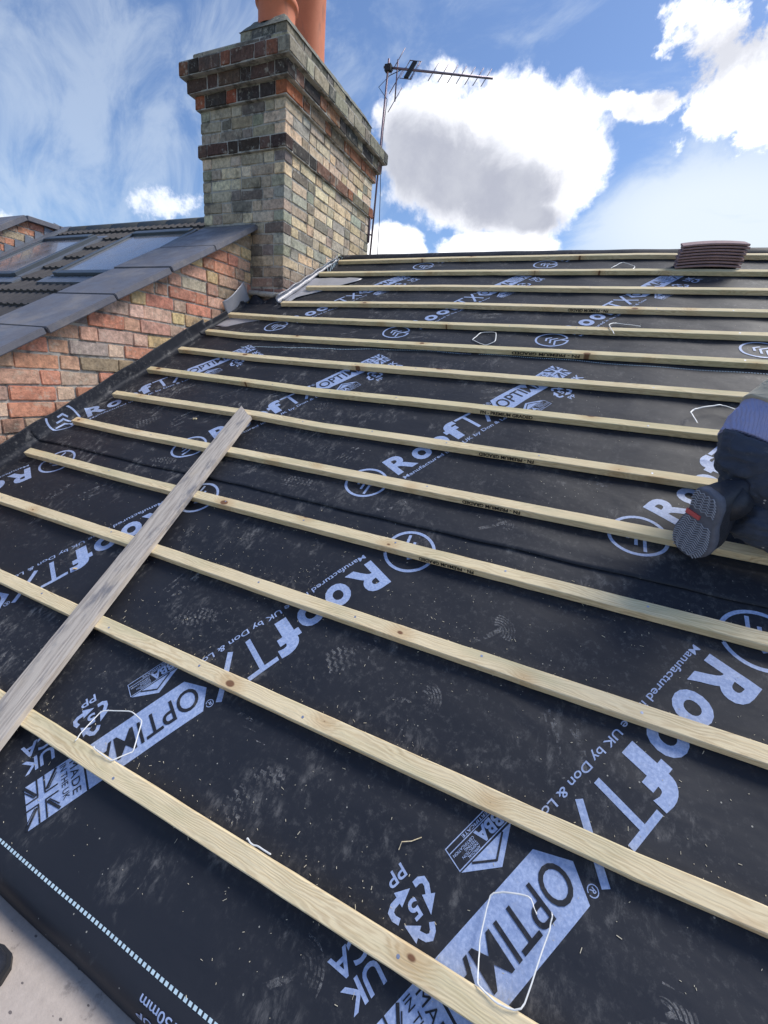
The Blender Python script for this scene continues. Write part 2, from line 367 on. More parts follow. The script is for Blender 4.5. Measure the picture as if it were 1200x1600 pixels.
def f_shirt(T, b, co):
    geo = T.node('ShaderNodeNewGeometry').outputs['Position']
    T.put(b.inputs['Base Color'], T.mix(T.noise(geo, 12, 4), (.30, .32, .56), (.44, .46, .72))); b.inputs['Roughness'].default_value = .9
    wv = T.node('ShaderNodeTexWave', wave_type='BANDS', bands_direction='X'); T.put(wv.inputs['Vector'], geo); wv.inputs['Scale'].default_value = 45; wv.inputs['Distortion'].default_value = 3.5; wv.inputs['Detail'].default_value = 3
    bump(T, b, wv.outputs[1], .7, .003)
M_shirt = mat('lavender_ribbed_shirt', f_shirt)
M_khaki = mat('khaki_work_top', f_cloth((.40, .37, .29), (.54, .50, .40), 500, .1))
M_sole = simple('grey_rubber_sole', (.11, .12, .155), .7, var=.4, sc_=60, bs=.5, bd=.002)
M_boot = simple('dark_boot_leather', (.018, .022, .034), .55, var=.5, sc_=25, bs=.6, bd=.003)
M_redp = simple('red_rubber', (.55, .10, .10), .6)
M_skin = simple('skin', (.55, .34, .25), .55)
M_hair = simple('dark_hair', (.03, .022, .016), .6)
M_grass = simple('garden_green', (.06, .075, .04), .9, var=.5, sc_=.4, bs=.5, bd=.05)
M_wallb = simple('plain_brick_wall', (.28, .17, .12), .9, var=.3, sc_=6)
M_dkwood = simple('roof_timber', (.30, .22, .14), .85)

# ------------------------------------------------------------------ roof coordinates: u along the ridge, K batten count downhill, h above batten tops
def P(u, K, h=0.0): return Vector((u * G, 0, 0)) + VV * ((V0 - K) * G) + NV * (h - HCAM) + Vector((0, 0, H))
def cr(x, y, z): return Vector((x, y, z + H))          # camera-relative metres
FOLD = 14.90
def smooth(x): x = max(0, min(1, x)); return x * x * (3 - 2 * x)
def sag(u, K):
    d = .0035 * math.sin(math.pi * (u + .35) / 1.31) ** 2
    d += .0045 * (noise.noise(Vector((u * .55, K * .9, 3.1))) * .5 + .5)
    d += .003 * (noise.noise(Vector((u * 1.5 + K * .9, K * 1.4, 9.1))) * .5 + .5)
    d -= .0055 * math.sin(math.pi * (K - .07)) ** 2 * (noise.noise(Vector((u * .42, K * .5, 6.6))) * .9 + .45)
    q = 1 - abs(noise.noise(Vector((u * .55 + K * .5, K * 1.5 - u * .25, 4.4)))) * 2.2
    if q > 0: d -= .0042 * q ** 4 * (noise.noise(Vector((u * .3, K * .4, 8.8))) * .5 + .6) * abs(math.sin(math.pi * K))
    return d
def crease(K): return -9.0 if K > 4.12 else -8.0
def surf(u, K, off=0.0, bot=99.0):
    """point on a laid membrane sheet whose lower edge is at K=bot; it turns up the wall at the left and folds over the eaves"""
    h = -.028 - sag(min(u, 30), min(K, FOLD)) + .0045 * smooth((K - (bot - .55)) / .2) + (.0022 * smooth((K - (bot - .10)) / .09) * (.6 + noise.noise(Vector((u * .6, 0, 2)))) if bot < 90 else 0) + off
    uc = crease(K); x = u * G; extra = 0.0; r = .022
    if u < uc:
        a = (uc - u) * G; q = r * math.pi / 2
        if a < q: t = a / r; x = uc * G - (r - off) * math.sin(t); extra = (r - off) * (1 - math.cos(t))
        else: x = uc * G - (r - off) - .10 * (a - q) * 0; extra = (r - off) + (a - q)
        w_ = .010 * noise.noise(Vector((K * 1.1, a * 9, 1.7))) * min(1, a / .03)
        x += max(w_, -.008) ; 
    if K <= FOLD:
        p = Vector((x, 0, 0)) + VV * ((V0 - K) * G) + NV * (h + extra - HCAM)
    else:
        b_ = (K - FOLD) * G; rr = .030; A = R(59.5); c = VV * ((V0 - FOLD) * G) + NV * (h - off + extra - HCAM - rr)
        th = min(b_ / rr, A); rad = rr + off
        d = NV * math.cos(th) - VV * math.sin(th)
        p = c + d * rad; rest = b_ - rr * A
        if rest > 0: p = p + Vector((0, 0, -1)) * rest
        p = Vector((x, p.y, p.z))
    return p + Vector((0, 0, H))
def grid_sheet(bm, u0, u1, K0, K1, bot, du=.15, dK=.085):
    nu = int((u1 - u0) / du) + 1; nk = max(2, int((K1 - K0) / dK) + 1); g = []
    for j in range(nk + 1):
        K = K0 + (K1 - K0) * j / nk
        row = []
        for i in range(nu + 1):
            t = i / nu
            # finer columns at the turned-up edge
            u = u0 + (u1 - u0) * (t * .35 + .65 * t * t) if u0 < -7 else u0 + (u1 - u0) * t
            kk = K + (.045 * noise.noise(Vector((u * .35, 7, 0))) + .012 * noise.noise(Vector((u * 2.1, 3, 0)))) * (j / nk) ** 10 if K1 == bot else K
            row.append(bm.verts.new(surf(u, kk, 0, bot)))
        g.append(row)
    for j in range(nk):
        for i in range(nu): bm.faces.new((g[j][i], g[j + 1][i], g[j + 1][i + 1], g[j][i + 1]))
UR = 13.5
sheets = []
def membrane(parts, bot, label):
    bm = bmesh.new()
    for (u0, K0, K1) in parts: grid_sheet(bm, u0, UR, K0, K1, bot, .055, .055)
    bmesh.ops.recalc_face_normals(bm, faces=bm.faces)
    if bm.faces[len(bm.faces) // 2].normal.z < 0: bmesh.ops.reverse_faces(bm, faces=bm.faces)
    bmesh.ops.solidify(bm, geom=list(bm.faces), thickness=.0012)
    o = from_bm('roofing_membrane', bm, M_felt, smooth=True)
    setp(o, label, 'roofing membrane', 'lapped sheets of black membrane on the roof slope'); sheets.append(o); return o
S1 = membrane([(-9.34, 10.45, FOLD + .24)], 99, 'lowest sheet of black printed membrane, folded over the eaves by a pale dotted line')
S2 = membrane([(-9.32, 5.85, 10.68)], 10.68, 'second black membrane sheet up from the eaves, under the top end of the plank')
S3 = membrane([(-9.20, 4.14, 6.12), (-8.12, 1.75, 4.14)], 6.12, 'third sheet of black printed membrane, running up beside the chimney foot')
S4 = membrane([(-8.12, .62, 2.0)], 2.0, 'topmost strip of black membrane lying along the ridge under the tile stack')

# ------------------------------------------------------------------ printing on the membrane
def glyphs(txt, off=0.0, res=4, shear=0.0, space=1.0):
    cu = bpy.data.curves.new('t', 'FONT'); cu.body = txt; cu.size = 1; cu.offset = off; cu.resolution_u = res; cu.fill_mode = 'FRONT'; cu.shear = shear; cu.space_character = space
    o = bpy.data.objects.new('t', cu); COL.objects.link(o)
    dg = bpy.context.evaluated_depsgraph_get(); me = o.evaluated_get(dg).to_mesh()
    vs = [(v.co.x, v.co.y) for v in me.vertices]; fs = [tuple(p.vertices) for p in me.polygons]
    o.evaluated_get(dg).to_mesh_clear(); bpy.data.objects.remove(o); bpy.data.curves.remove(cu)
    return vs, fs
_cache = {}
def gl(*a, **k):
    key = (a, tuple(sorted(k.items())))
    if key not in _cache: _cache[key] = glyphs(*a, **k)
    return _cache[key]
def fit(vf, s0, s1, t0, t1, rot=0):
    """scale glyph polygons into a box; rot=1 turns them so they read along +t with their tops towards -s"""
    vs, fs = vf; x0 = min(v[0] for v in vs); x1 = max(v[0] for v in vs); y0 = min(v[1] for v in vs); y1 = max(v[1] for v in vs)
    out = []
    for x, y in vs:
        a = (x - x0) / (x1 - x0); b_ = (y - y0) / (y1 - y0)
        out.append((s0 + a * (s1 - s0), t0 + b_ * (t1 - t0)) if not rot else (s1 - b_ * (s1 - s0), t0 + a * (t1 - t0)))
    return out, fs
def poly(*pts): return list(pts), [tuple(range(len(pts)))]
def strip(a, b_, wd):
    ax, ay = a; bx, by = b_; l = math.hypot(bx - ax, by - ay); nx, ny = -(by - ay) / l * wd / 2, (bx - ax) / l * wd / 2
    return poly((ax - nx, ay - ny), (bx - nx, by - ny), (bx + nx, by + ny), (ax + nx, ay + ny))
def pline(pts, wd, closed=False):
    """mitred line of constant width"""
    n = len(pts); L, Rr = [], []
    for i in range(n):
        if closed: p, q = pts[i - 1], pts[(i + 1) % n]
        else: p, q = pts[max(i - 1, 0)], pts[min(i + 1, n - 1)]
        c = pts[i]
        d1 = Vector((c[0] - p[0], c[1] - p[1])); d2 = Vector((q[0] - c[0], q[1] - c[1]))
        if d1.length < 1e-9: d1 = d2
        if d2.length < 1e-9: d2 = d1
        d1.normalize(); d2.normalize(); n1 = Vector((-d1.y, d1.x)); n2 = Vector((-d2.y, d2.x)); mm = (n1 + n2)
        mm = mm / max(mm.length_squared / 2, .35) * 1.0
        L.append((c[0] + mm.x * wd / 2, c[1] + mm.y * wd / 2)); Rr.append((c[0] - mm.x * wd / 2, c[1] - mm.y * wd / 2))
    m_ = n if closed else n - 1
    return L + Rr, [(i, (i + 1) % n, n + (i + 1) % n, n + i) for i in range(m_)]
def arc(cx, cy, r, a0, a1, n): return [(cx + r * math.cos(R(a0 + (a1 - a0) * i / n)), cy + r * math.sin(R(a0 + (a1 - a0) * i / n))) for i in range(n + 1)]
def lay(name, shapes, sheet, bot, org, ang, off, m_, gmin=None, maxe=.022):
    """drape flat shapes (metres, local s,t) on a sheet at org=(u,K), turned by ang"""
    bm = bmesh.new(); ca, sa = math.cos(R(ang)), math.sin(R(ang))
    for vs, fs in shapes:
        bv = [bm.verts.new((x, y, 0)) for x, y in vs]
        for f in fs:
            try: bm.faces.new([bv[i] for i in f])
            except ValueError: pass
    bmesh.ops.triangulate(bm, faces=bm.faces)
    for it in range(3):
        ed = [e for e in bm.edges if e.calc_length() > maxe]
        if not ed: break
        bmesh.ops.subdivide_edges(bm, edges=ed, cuts=1 if it else 2, use_grid_fill=False)
        bmesh.ops.triangulate(bm, faces=bm.faces)
    kill = []
    for v in bm.verts:
        s, t = v.co.x / .345, v.co.y / .345
        u = org[0] + s * ca - t * sa; K = org[1] - (s * sa + t * ca)
        v.co = Vector((u, K, 0))
        if gmin and (u < gmin[0] or K > gmin[1] or K < gmin[2]): kill.append(v)
    bmesh.ops.delete(bm, geom=kill, context='VERTS')
    if not bm.faces: bm.free(); return None
    for v in bm.verts: v.co = surf(v.co.x, v.co.y, off, bot)
    bm.normal_update()
    if sum(f.normal.z for f in bm.faces) < 0: bmesh.ops.reverse_faces(bm, faces=bm.faces)
    return from_bm(name, bm, m_, sheet)
# artwork of one repeat, in metres at print scale (s reads along the line, t is up)
ring = [pline(arc(0, 0, .098, -38, 302, 40), .0125)]
for q, (yy, wd) in enumerate(((.040, .034), (.008, .046), (-.026, .056))):
    ring.append(pline([(-wd, yy - wd * .62), (0, yy), (wd * .9, yy - wd * .55)], .0115))
ring.append(pline([(.045, -.087), (.03, -.045), (.075, -.066)], .0115))
word = [fit(gl('R', off=.035), .144, .268, -.066, .071), fit(gl('o', off=.035), .281, .379, -.066, .034), fit(gl('o', off=.035), .400, .500, -.066, .034),
        fit(gl('f', off=.040), .512, .612, -.066, .076),
        poly((.622, .071), (.622, .055), (.735, .055), (.735, .071)), poly((.670, .055), (.670, -.067), (.689, -.067), (.689, .055)),
        strip((.746, -.068), (.842, .072), .019), strip((.756, .072), (.838, -.068), .016)]
capt = [fit(gl('Manufactured in the UK by Don & Low', off=.008),   .150, .874, -.117, -.089)]
rmk = [pline(arc(.867, .057, .0115, 0, 340, 16), .0022, False), fit(gl('R', off=.02), .862, .872, .051, .063)]
panel = [poly((.858, -.001), (.913, -.070), (1.243, -.070), (1.243, .064), (.893, .068)), poly((1.249, -.070), (1.412, -.070), (1.408, .062), (1.249, .064))]
pink = [fit(gl('OPTIMA', off=.004), .888, 1.225, -.037, .040), fit(gl('MADE', space=1.15), 1.262, 1.285, -.056, .050, 1), fit(gl('IN THE UK', off=.003), 1.294, 1.312, -.064, .046, 1)]
# flag: dark outlines over the pale panel end
fl = []
s0, s1, t0, t1 = 1.322, 1.412, -.071, .063; sm, tm = (s0 + s1) / 2, (t0 + t1) / 2
for sg in (-1, 1):
    for tg in (-1, 1):
        fl += [strip((sm + sg * .010, tm + tg * .0125), (sm + sg * .010, tg * .0665 + tm), .0045), strip((sm + sg * .0085, tm + tg * .011), (sm + sg * .0455, tm + tg * .011), .0045)]
        fl += [strip((sm + sg * .014, tm + tg * .018), (sm + sg * .045, tm + tg * .064), .0075)]
        fl += [strip((sm + sg * .020, tm + tg * .016), (sm + sg * .045, tm + tg * .050), .0030)]
def arrow(rot):
    body = pline([(-.017, .038), (-.010, .050), (0, .0555), (.010, .050), (.019, .036)], .0125); hd = poly((.0060, .0290), (.0325, .0445), (.0365, .0060))
    out = []
    for vs, fs in (body, hd):
        c, s_ = math.cos(R(rot)), math.sin(R(rot)); out.append(([(x * c - y * s_ + 1.205, x * s_ + y * c - .155) for x, y in vs], fs))
    return out
rec = arrow(0) + arrow(120) + arrow(240) + [fit(gl('5', off=.025), 1.193, 1.217, -.174, -.137), fit(gl('PP', off=.012), 1.181, 1.228, -.240, -.212)]
ukca = [fit(gl('UK', off=.02), 1.322, 1.412, -.150, -.104), fit(gl('CA', off=.02), 1.322, 1.412, -.204, -.158)]
bba = [poly((.913, -.137), (.995, -.090), (1.078, -.139)), pline([(.925, -.194), (1.079, -.193), (1.079, -.143), (.915, -.143)], .0022, True),
       pline([(.93, -.180), (1.079, -.180)], .0018), fit(gl('BBA', off=.035), .926, 1.003, -.177, -.146), fit(gl('APPROVAL', off=.01), 1.008, 1.046, -.1515, -.1455), fit(gl('INSPECTION', off=.01), 1.008, 1.057, -.159, -.153),
       fit(gl('TESTING', off=.01), 1.008, 1.043, -.1665, -.1605), fit(gl('CERTIFICATION', off=.01), 1.008, 1.073, -.174, -.168), fit(gl('CERTIFICATE', off=.01), .935, 1.03, -.190, -.183)]
bbd = [pline([(.945, -.136), (.996, -.106), (1.046, -.137)], .0045)]
def art(org, ang, sheet, bot, lim):
    for nm, sh, of, mm in (('logo_roundel', ring, .0019, M_print), ('brand_lettering', word, .0019, M_print), ('caption_lettering', capt, .0019, M_print), ('registered_mark', rmk, .0019, M_print),
                           ('name_panel', panel, .0019, M_print), ('recycling_mark', rec, .0019, M_print), ('conformity_mark', ukca, .0019, M_print), ('approval_mark', bba, .0019, M_print)):
        o = lay(nm, sh, sheet, bot, org, ang, of, mm, lim)
        if o and nm == 'name_panel': lay('panel_lettering', pink + fl, o, bot, org, ang, .0031, M_felt, lim)
        if o and nm == 'approval_mark': lay('mark_outline', bbd, o, bot, org, ang, .0031, M_felt, lim)
lim1 = (-9.33, FOLD + .23, 10.72); lim2 = (-9.31, 10.66, 5.9); lim3 = (-8.95, 6.1, 1.8); lim4 = (-8.0, 1.98, .64)
for k in range(-2, 4): art((-1.46 + 3.275 * k, 11.04), 240, S1, 99, lim1)
for k in range(-2, 4): art((-2.475 + 3.32 * k, 10.09), 60, S2, 10.68, lim2)
for k in range(-2, 4): art((-.76 + 3.2 * k, 5.47), 60, S3, 6.12, lim3)
for k in range(-1, 3): art((-1.57 + 3.33 * k, 1.20), 60, S4, 2.0, lim4)
def dotted(sheet, bot, Kf, u0, u1, wd, ln, gap, m_):
    sh = []; u = u0
    while u < u1:
        K = Kf(u); K2 = Kf(u + ln / G)
        sh.append(([(u, K + wd / G / 2), (u + ln / G, K2 + wd / G / 2), (u + ln / G, K2 - wd / G / 2), (u, K - wd / G / 2)], [(0, 1, 2, 3)])); u += (ln + gap) / G
    bm = bmesh.new()
    for vs, fs in sh: bm.faces.new([bm.verts.new(surf(x, y, .0019, bot)) for x, y in vs])
    bm.normal_update()
    if sum(f.normal.z for f in bm.faces) < 0: bmesh.ops.reverse_faces(bm, faces=bm.faces)
    return from_bm('overlap_line', bm, m_, sheet)
dotted(S1, 99, lambda u: 14.80, -6.5, 6, .0064, .0078, .0044, M_line)
def k2(u): return 6.22 + .03 * math.sin(u * .7) + max(0, (-3 - u)) * .075 + .012 * math.sin(u * 2.3)
dotted(S2, 10.68, k2, -7.4, -2.35, .006, .006, .005, M_line)
dotted(S2, 10.68, k2, -1.95, 9, .006, .006, .005, M_line)
lay('lap_lettering', [fit(gl('OVERLAP LINE 150mm', off=.01), 0, .36, 0, .017), fit(gl('THIS SIDE UP', off=.012), .115, .36, .026, .044)], S1, 99, (-.72, 14.895), 180, .0019, M_print)
lay('lap_lettering', [fit(gl('OVERLAP LINE 150mm', off=.01), 0, .36, 0, .014)], S2, 10.68, (-2.1, 6.17), 180, .0013, M_print, None)

# dusty boot prints and smears trodden on the sheets
def f_print_dust(T, b, co):
    geo = T.node('ShaderNodeNewGeometry').outputs['Position']
    T.put(b.inputs['Base Color'], T.mix(T.noise(geo, 30, 4), (.22, .22, .23), (.40, .39, .38))); b.inputs['Roughness'].default_value = .95
    a = T.m('MULTIPLY', T.ramp(T.noise(geo, 22, 6, .7), .38, .62), T.ramp(T.noise(geo, 150, 4, .8), .32, .62))
    T.put(b.inputs['Alpha'], T.m('MULTIPLY', a, .62))
M_dust = mat('dried_footprint_dust', f_print_dust)
def footprint(u, K, ang, kind, sheet, bot, rnd):
    sh = []
    if kind == 0:
        for q in range(9):
            s_ = -.11 + q * .0205; w_ = .042 * math.sqrt(max(.1, 1 - ((q - 3) / 6.2) ** 2)); sh.append(pline([(s_ + (.004 if k % 2 else -.004), -w_ + w_ * k / 3) for k in range(7)], .009))
    elif kind == 1:
        for q in range(5): sh.append(pline(arc(0, 0, .022 + q * .009, -70 + q * 4, 95 - q * 7, 12), .0055))
        sh.append(pline([(-.08, -.02), (-.03, -.012), (.02, .004)], .016))
    else:
        for q in range(7): a = rnd.uniform(-.05, .05); sh.append(pline([(-.07 + rnd.uniform(-.02, .02), a), (0, a + rnd.uniform(-.01, .01)), (.07 + rnd.uniform(-.03, .03), a + rnd.uniform(-.014, .014))], rnd.uniform(.004, .012)))
    lay('dust_scuff', sh, sheet, bot, (u, K), ang, .0012, M_dust, None, .05)
rnd = random.Random(77)
for (x, y, sh_, bt_, ang, kd_) in [(-1.45, 12.35, S1, 99, 40, 0), (-.75, 12.55, S1, 99, 10, 1), (-2.1, 13.35, S1, 99, 150, 1), (-1.7, 13.65, S1, 99, 60, 0), (-3.3, 12.6, S1, 99, 20, 0), (-3.9, 12.3, S1, 99, 80, 2), (-2.3, 11.6, S1, 99, 70, 2), (-.3, 11.7, S1, 99, 30, 1), (.4, 12.5, S1, 99, 110, 2), (-6.6, 11.5, S1, 99, 55, 2), (-7.1, 11.6, S1, 99, 70, 2), (-5.6, 12.4, S1, 99, 60, 0),
    (1.1, 13.7, S1, 99, 20, 1), (-.9, 14.4, S1, 99, 30, 1), (-.6, 10.35, S2, 10.68, 20, 1), (-1.9, 10.45, S2, 10.68, 10, 1), (-3.0, 9.6, S2, 10.68, 60, 2), (-3.4, 10.35, S2, 10.68, 5, 0), (-6.6, 9.4, S2, 10.68, 60, 2), (-7.2, 9.6, S2, 10.68, 50, 0), (-6.2, 8.5, S2, 10.68, 60, 2), (-5.2, 8.4, S2, 10.68, 40, 2), (-7.4, 8.5, S2, 10.68, 50, 2),
    (-5.9, 10.5, S2, 10.68, 20, 0), (-3.9, 8.4, S2, 10.68, 20, 0), (-1.4, 7.5, S2, 10.68, 30, 2), (.4, 9.4, S2, 10.68, 30, 1), (-4.9, 6.5, S2, 10.68, 10, 1), (-3.3, 5.6, S3, 6.12, 10, 1), (-5.0, 5.7, S3, 6.12, 30, 2), (-2.2, 4.5, S3, 6.12, 10, 2), (-6.2, 4.6, S3, 6.12, 0, 0)]:
    footprint(x, y, ang, kd_, sh_, bt_, rnd)

# ------------------------------------------------------------------ battens
PROF = {1: [(-7.84, .836), (-4.3, .75), (.54, .763), (3.0, .968)], 2: [(-7.93, 1.904), (-3.95, 1.849), (.57, 1.872), (2.89, 1.998)], 3: [(-7.7, 3.03), (-3.61, 2.924), (.61, 2.98), (2.77, 3.02)],
 4: [(-7.8, 4.156), (-6.65, 4.116), (-3.26, 4.0), (.64, 4.049), (2.65, 4.046)], 5: [(-8.95, 4.977), (-6.5, 5.086), (-2.92, 5.071), (.68, 5.031), (2.54, 5.003)], 6: [(-8.86, 6.0), (-7.6, 6.09), (-5.5, 6.08), (-2.6, 6.049), (.71, 5.998), (2.43, 5.981)],
 7: [(-8.86, 6.973), (-6.57, 7.058), (-4.95, 7.064), (-2.29, 7.034), (2.09, 6.991)], 8: [(-8.87, 7.95), (-5.86, 8.02), (-4.36, 8.071), (-1.97, 8.02), (1.58, 8.009)], 9: [(-8.80, 8.98), (-5.15, 8.99), (-3.8, 9.047), (-1.64, 9.033), (1.46, 9.02)],
 10: [(-8.8, 9.96), (-7.29, 10.0), (-4.43, 9.985), (1.12, 10.002)], 11: [(-8.79, 10.962), (-6.19, 10.992), (-2.67, 10.994), (1.61, 11.0)], 12: [(-8.8, 11.978), (-5.09, 11.973), (-2.1, 11.995), (1.72, 11.995)],
 13: [(-8.8, 12.98), (-3.94, 13.004), (.93, 13.004), (1.61, 12.98)], 14: [(-8.8, 14.0), (-2.82, 14.005), (.47, 14.0)]}
ORD = ['topmost', 'second', 'third', 'fourth', 'fifth', 'sixth', 'seventh', 'eighth', 'ninth', 'tenth', 'eleventh', 'twelfth', 'thirteenth', 'lowest']
NOTE = {1: 'behind the tile stack', 2: 'carrying the tile stack', 3: 'ending by the chimney side', 4: 'ending at the chimney foot', 5: 'with a white strap on it',
        6: 'just above the thin dotted line', 7: 'just below the thin dotted line', 8: 'stamped in black lettering', 9: 'its right end behind the worker',
        10: 'under the boot', 11: 'just below the membrane lap', 12: 'under the middle of the plank', 13: 'next above the lowest one'}
BW, BT = .0430, .027
def kprof(i, u):
    p = PROF[i]
    if u <= p[0][0]: return p[0][1]
    for (a, b_), (c, d) in zip(p, p[1:]):
        if u <= c: return b_ + (d - b_) * (u - a) / (c - a)
    return p[-1][1]
rafters = [-.35 + 1.255 * k - .00 for k in range(-7, 11)]
battens = {}
for i in range(1, 15):
    rnd = random.Random(i); bm = bmesh.new(); u0 = PROF[i][0][0] + .02; n = 110; rings = []
    for j in range(n + 1):
        u = u0 + (UR - .2 - u0) * (j / n) ** 1.25; K = kprof(i, u); rg = []
        jt = lambda a: rnd.uniform(-a, a)
        c = .0022
        hw = .0004 + .0008 * noise.noise(Vector((u * 2, i, 0)))
        for dk, h in ((0, -c), (c, 0), (BW - c, 0), (BW, -c), (BW, -BT), (0, -BT)):
            rg.append(bm.verts.new(P(u, K + (dk + hw + jt(.0005)) / G, h + (jt(.0004) if h > -.01 else 0))))
        rings.append(rg)
    for A, B in zip(rings, rings[1:]):
        for k in range(6): bm.faces.new((A[k], B[k], B[(k + 1) % 6], A[(k + 1) % 6]))
    bm.faces.new(rings[0]); bm.faces.new(rings[-1][::-1])
    bmesh.ops.recalc_face_normals(bm, faces=bm.faces)
    o = from_bm('roof_batten', bm, M_batten); battens[i] = o
    setp(o, ('pale batten lowest on the roof, nearest the camera') if i == 14 else '%s pale batten down from the ridge, %s' % (ORD[i - 1], NOTE[i]), 'batten', 'pale treated battens nailed across the roof')
    first = True
    for ru in rafters:
        if ru < u0 + .1 or ru > 7 or rnd.random() < .45: continue
        nb = bmesh.new(); K = kprof(i, ru) + (.5 * BW + rnd.uniform(-.008, .008)) / G
        c0 = P(ru + rnd.uniform(-.04, .04), K, .0005); seg = 10
        top = [nb.verts.new(c0 + Vector((math.cos(a * .6283) * .0034, 0, 0)) + VV * math.sin(a * .6283) * .0034) for a in range(10)]
        bt_ = [nb.verts.new(v.co - NV * .002) for v in top]
        nb.faces.new(top); [nb.faces.new((top[a], bt_[a], bt_[(a + 1) % 10], top[(a + 1) % 10])) for a in range(10)]
        bmesh.ops.recalc_face_normals(nb, faces=nb.faces)
        from_bm('nail', nb, M_nail, o)
# black stamps on the lower edge of some battens
def stamp(i, ua, ub, flip):
    vf = gl('FN - PREMIUM GRADED', off=.03); vs, fs = vf; x0 = min(v[0] for v in vs); x1 = max(v[0] for v in vs); y0 = min(v[1] for v in vs); y1 = max(v[1] for v in vs)
    bm = bmesh.new(); bv = []
    for x, y in vs:
        a = (x - x0) / (x1 - x0); b_ = (y - y0) / (y1 - y0)
        if flip: a, b_ = 1 - a, 1 - b_
        u = ua + (ub - ua) * a; hh = -.0225 + .0175 * b_
        p = P(u, kprof(i, u) + (BW + .0022) / G, hh); bv.append(bm.verts.new(p))
    for f in fs:
        try: bm.faces.new([bv[k] for k in f])
        except ValueError: pass
    from_bm('grade_stamp', bm, M_ink, battens[i])
stamp(4, -.65, .1, True); stamp(6, -1.35, -.2, True); stamp(8, -1.40, -.62, False); stamp(9, -1.15, -.42, True); stamp(10, -1.10, -.40, True); stamp(11, -1.30, -.68, True); stamp(6, 3.2, 4.1, True)
for o in battens.values(): base(o)

# ------------------------------------------------------------------ grey plank
plank_c = [(-5.45, 8.99), (-5.07, 9.33)]
bm = bmesh.new()
A0, A1 = P(-5.45, 8.99, .021), P(-4.28, 15.2, .021)      # left edge of the face
dirp = (A1 - A0).normalized(); wv_ = NV.cross(dirp).normalized()
if wv_.x < 0: wv_ = -wv_
n = 46; rings = []
L = (A1 - A0).length
for j in range(n + 1):
    t = j / n; sk = .100 if t < .001 else 0
    rg = []
    for a in range(7):
        q = a / 6; p = A0 + dirp * (L * t) + wv_ * (.102 * q)
        p = p + dirp * ((1 - t) ** 30) * (.105 * q) + wv_ * .0016 * noise.noise(Vector((t * 30, q * 2, 5)))
        p = p - NV * (.0022 * (1 if a in (0, 6) else 0) + .0006 * noise.noise(Vector((t * 50, q * 4, 2))))
        if a == 6: p += wv_ * .0015
        rg.append(bm.verts.new(p))
    for a in range(6, -1, -6):
        p = rg[a].co - NV * .0188; rg.append(bm.verts.new(p))
    rings.append(rg)
for A, B in zip(rings, rings[1:]):
    m_ = len(A)
    for k in range(m_): bm.faces.new((A[k], B[k], B[(k + 1) % m_], A[(k + 1) % m_]))
bm.faces.new(rings[0][::-1]); bm.faces.new(rings[-1]); bmesh.ops.recalc_face_normals(bm, faces=bm.faces)
pl = from_bm('plank', bm, M_plank)
Rm = Matrix((wv_, dirp, wv_.cross(dirp))).transposed().to_4x4()
Mx = Matrix.Translation(A0) @ Rm; pl.data.transform(Mx.inverted()); pl.matrix_world = Mx
setp(pl, 'weathered grey board with a diagonal cut end lying up the slope across the battens', 'plank')

# ------------------------------------------------------------------ bricks
PAL_PARTY = [((.74, .36, .24), 4.5), ((.74, .46, .33), 4), ((.84, .63, .36), 3), ((.52, .41, .28), 3), ((.70, .42, .30), 3), ((.82, .58, .45), 4), ((.28, .23, .22), .8), ((.60, .50, .41), 2)]
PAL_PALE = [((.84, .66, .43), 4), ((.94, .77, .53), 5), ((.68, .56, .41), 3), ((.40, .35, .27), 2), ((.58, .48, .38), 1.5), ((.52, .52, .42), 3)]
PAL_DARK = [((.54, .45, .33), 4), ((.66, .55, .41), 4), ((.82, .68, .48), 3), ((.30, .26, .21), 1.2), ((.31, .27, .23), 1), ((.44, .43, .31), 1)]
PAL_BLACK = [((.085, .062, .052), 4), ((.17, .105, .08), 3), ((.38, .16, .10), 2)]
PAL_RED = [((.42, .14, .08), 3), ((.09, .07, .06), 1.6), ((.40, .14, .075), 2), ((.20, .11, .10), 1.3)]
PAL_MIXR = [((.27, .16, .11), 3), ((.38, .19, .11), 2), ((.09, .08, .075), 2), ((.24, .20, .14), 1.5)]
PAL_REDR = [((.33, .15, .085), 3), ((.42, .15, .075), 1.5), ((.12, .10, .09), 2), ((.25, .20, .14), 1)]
PAL_LICH = [((.34, .31, .24), 3), ((.50, .46, .34), 3), ((.17, .17, .15), 2), ((.42, .41, .30), 1)]
PAL_PINK = [((.36, .22, .19), 3), ((.42, .30, .25), 3), ((.30, .24, .20), 1)]
def pick(pal, rnd):
    x = rnd.uniform(0, sum(w_ for _, w_ in pal))
    for c, w_ in pal:
        x -= w_
        if x <= 0: break
    k = rnd.uniform(.66, 1.04); return tuple(min(.9, ch * k * rnd.uniform(.95, 1.05)) for ch in c)
def run(a0, a1, rnd, phase, unit=1.0):
    """split a length into headers and stretchers"""
    out = []; p = a0; k = phase
    while p < a1 - .015:
        l = (.215 if k % 2 == 0 else .103) * unit * rnd.uniform(.95, 1.05)
        if a1 - p - l < .05: l = a1 - p
        out.append((p, min(p + l, a1))); p += l; k += 1
    return out
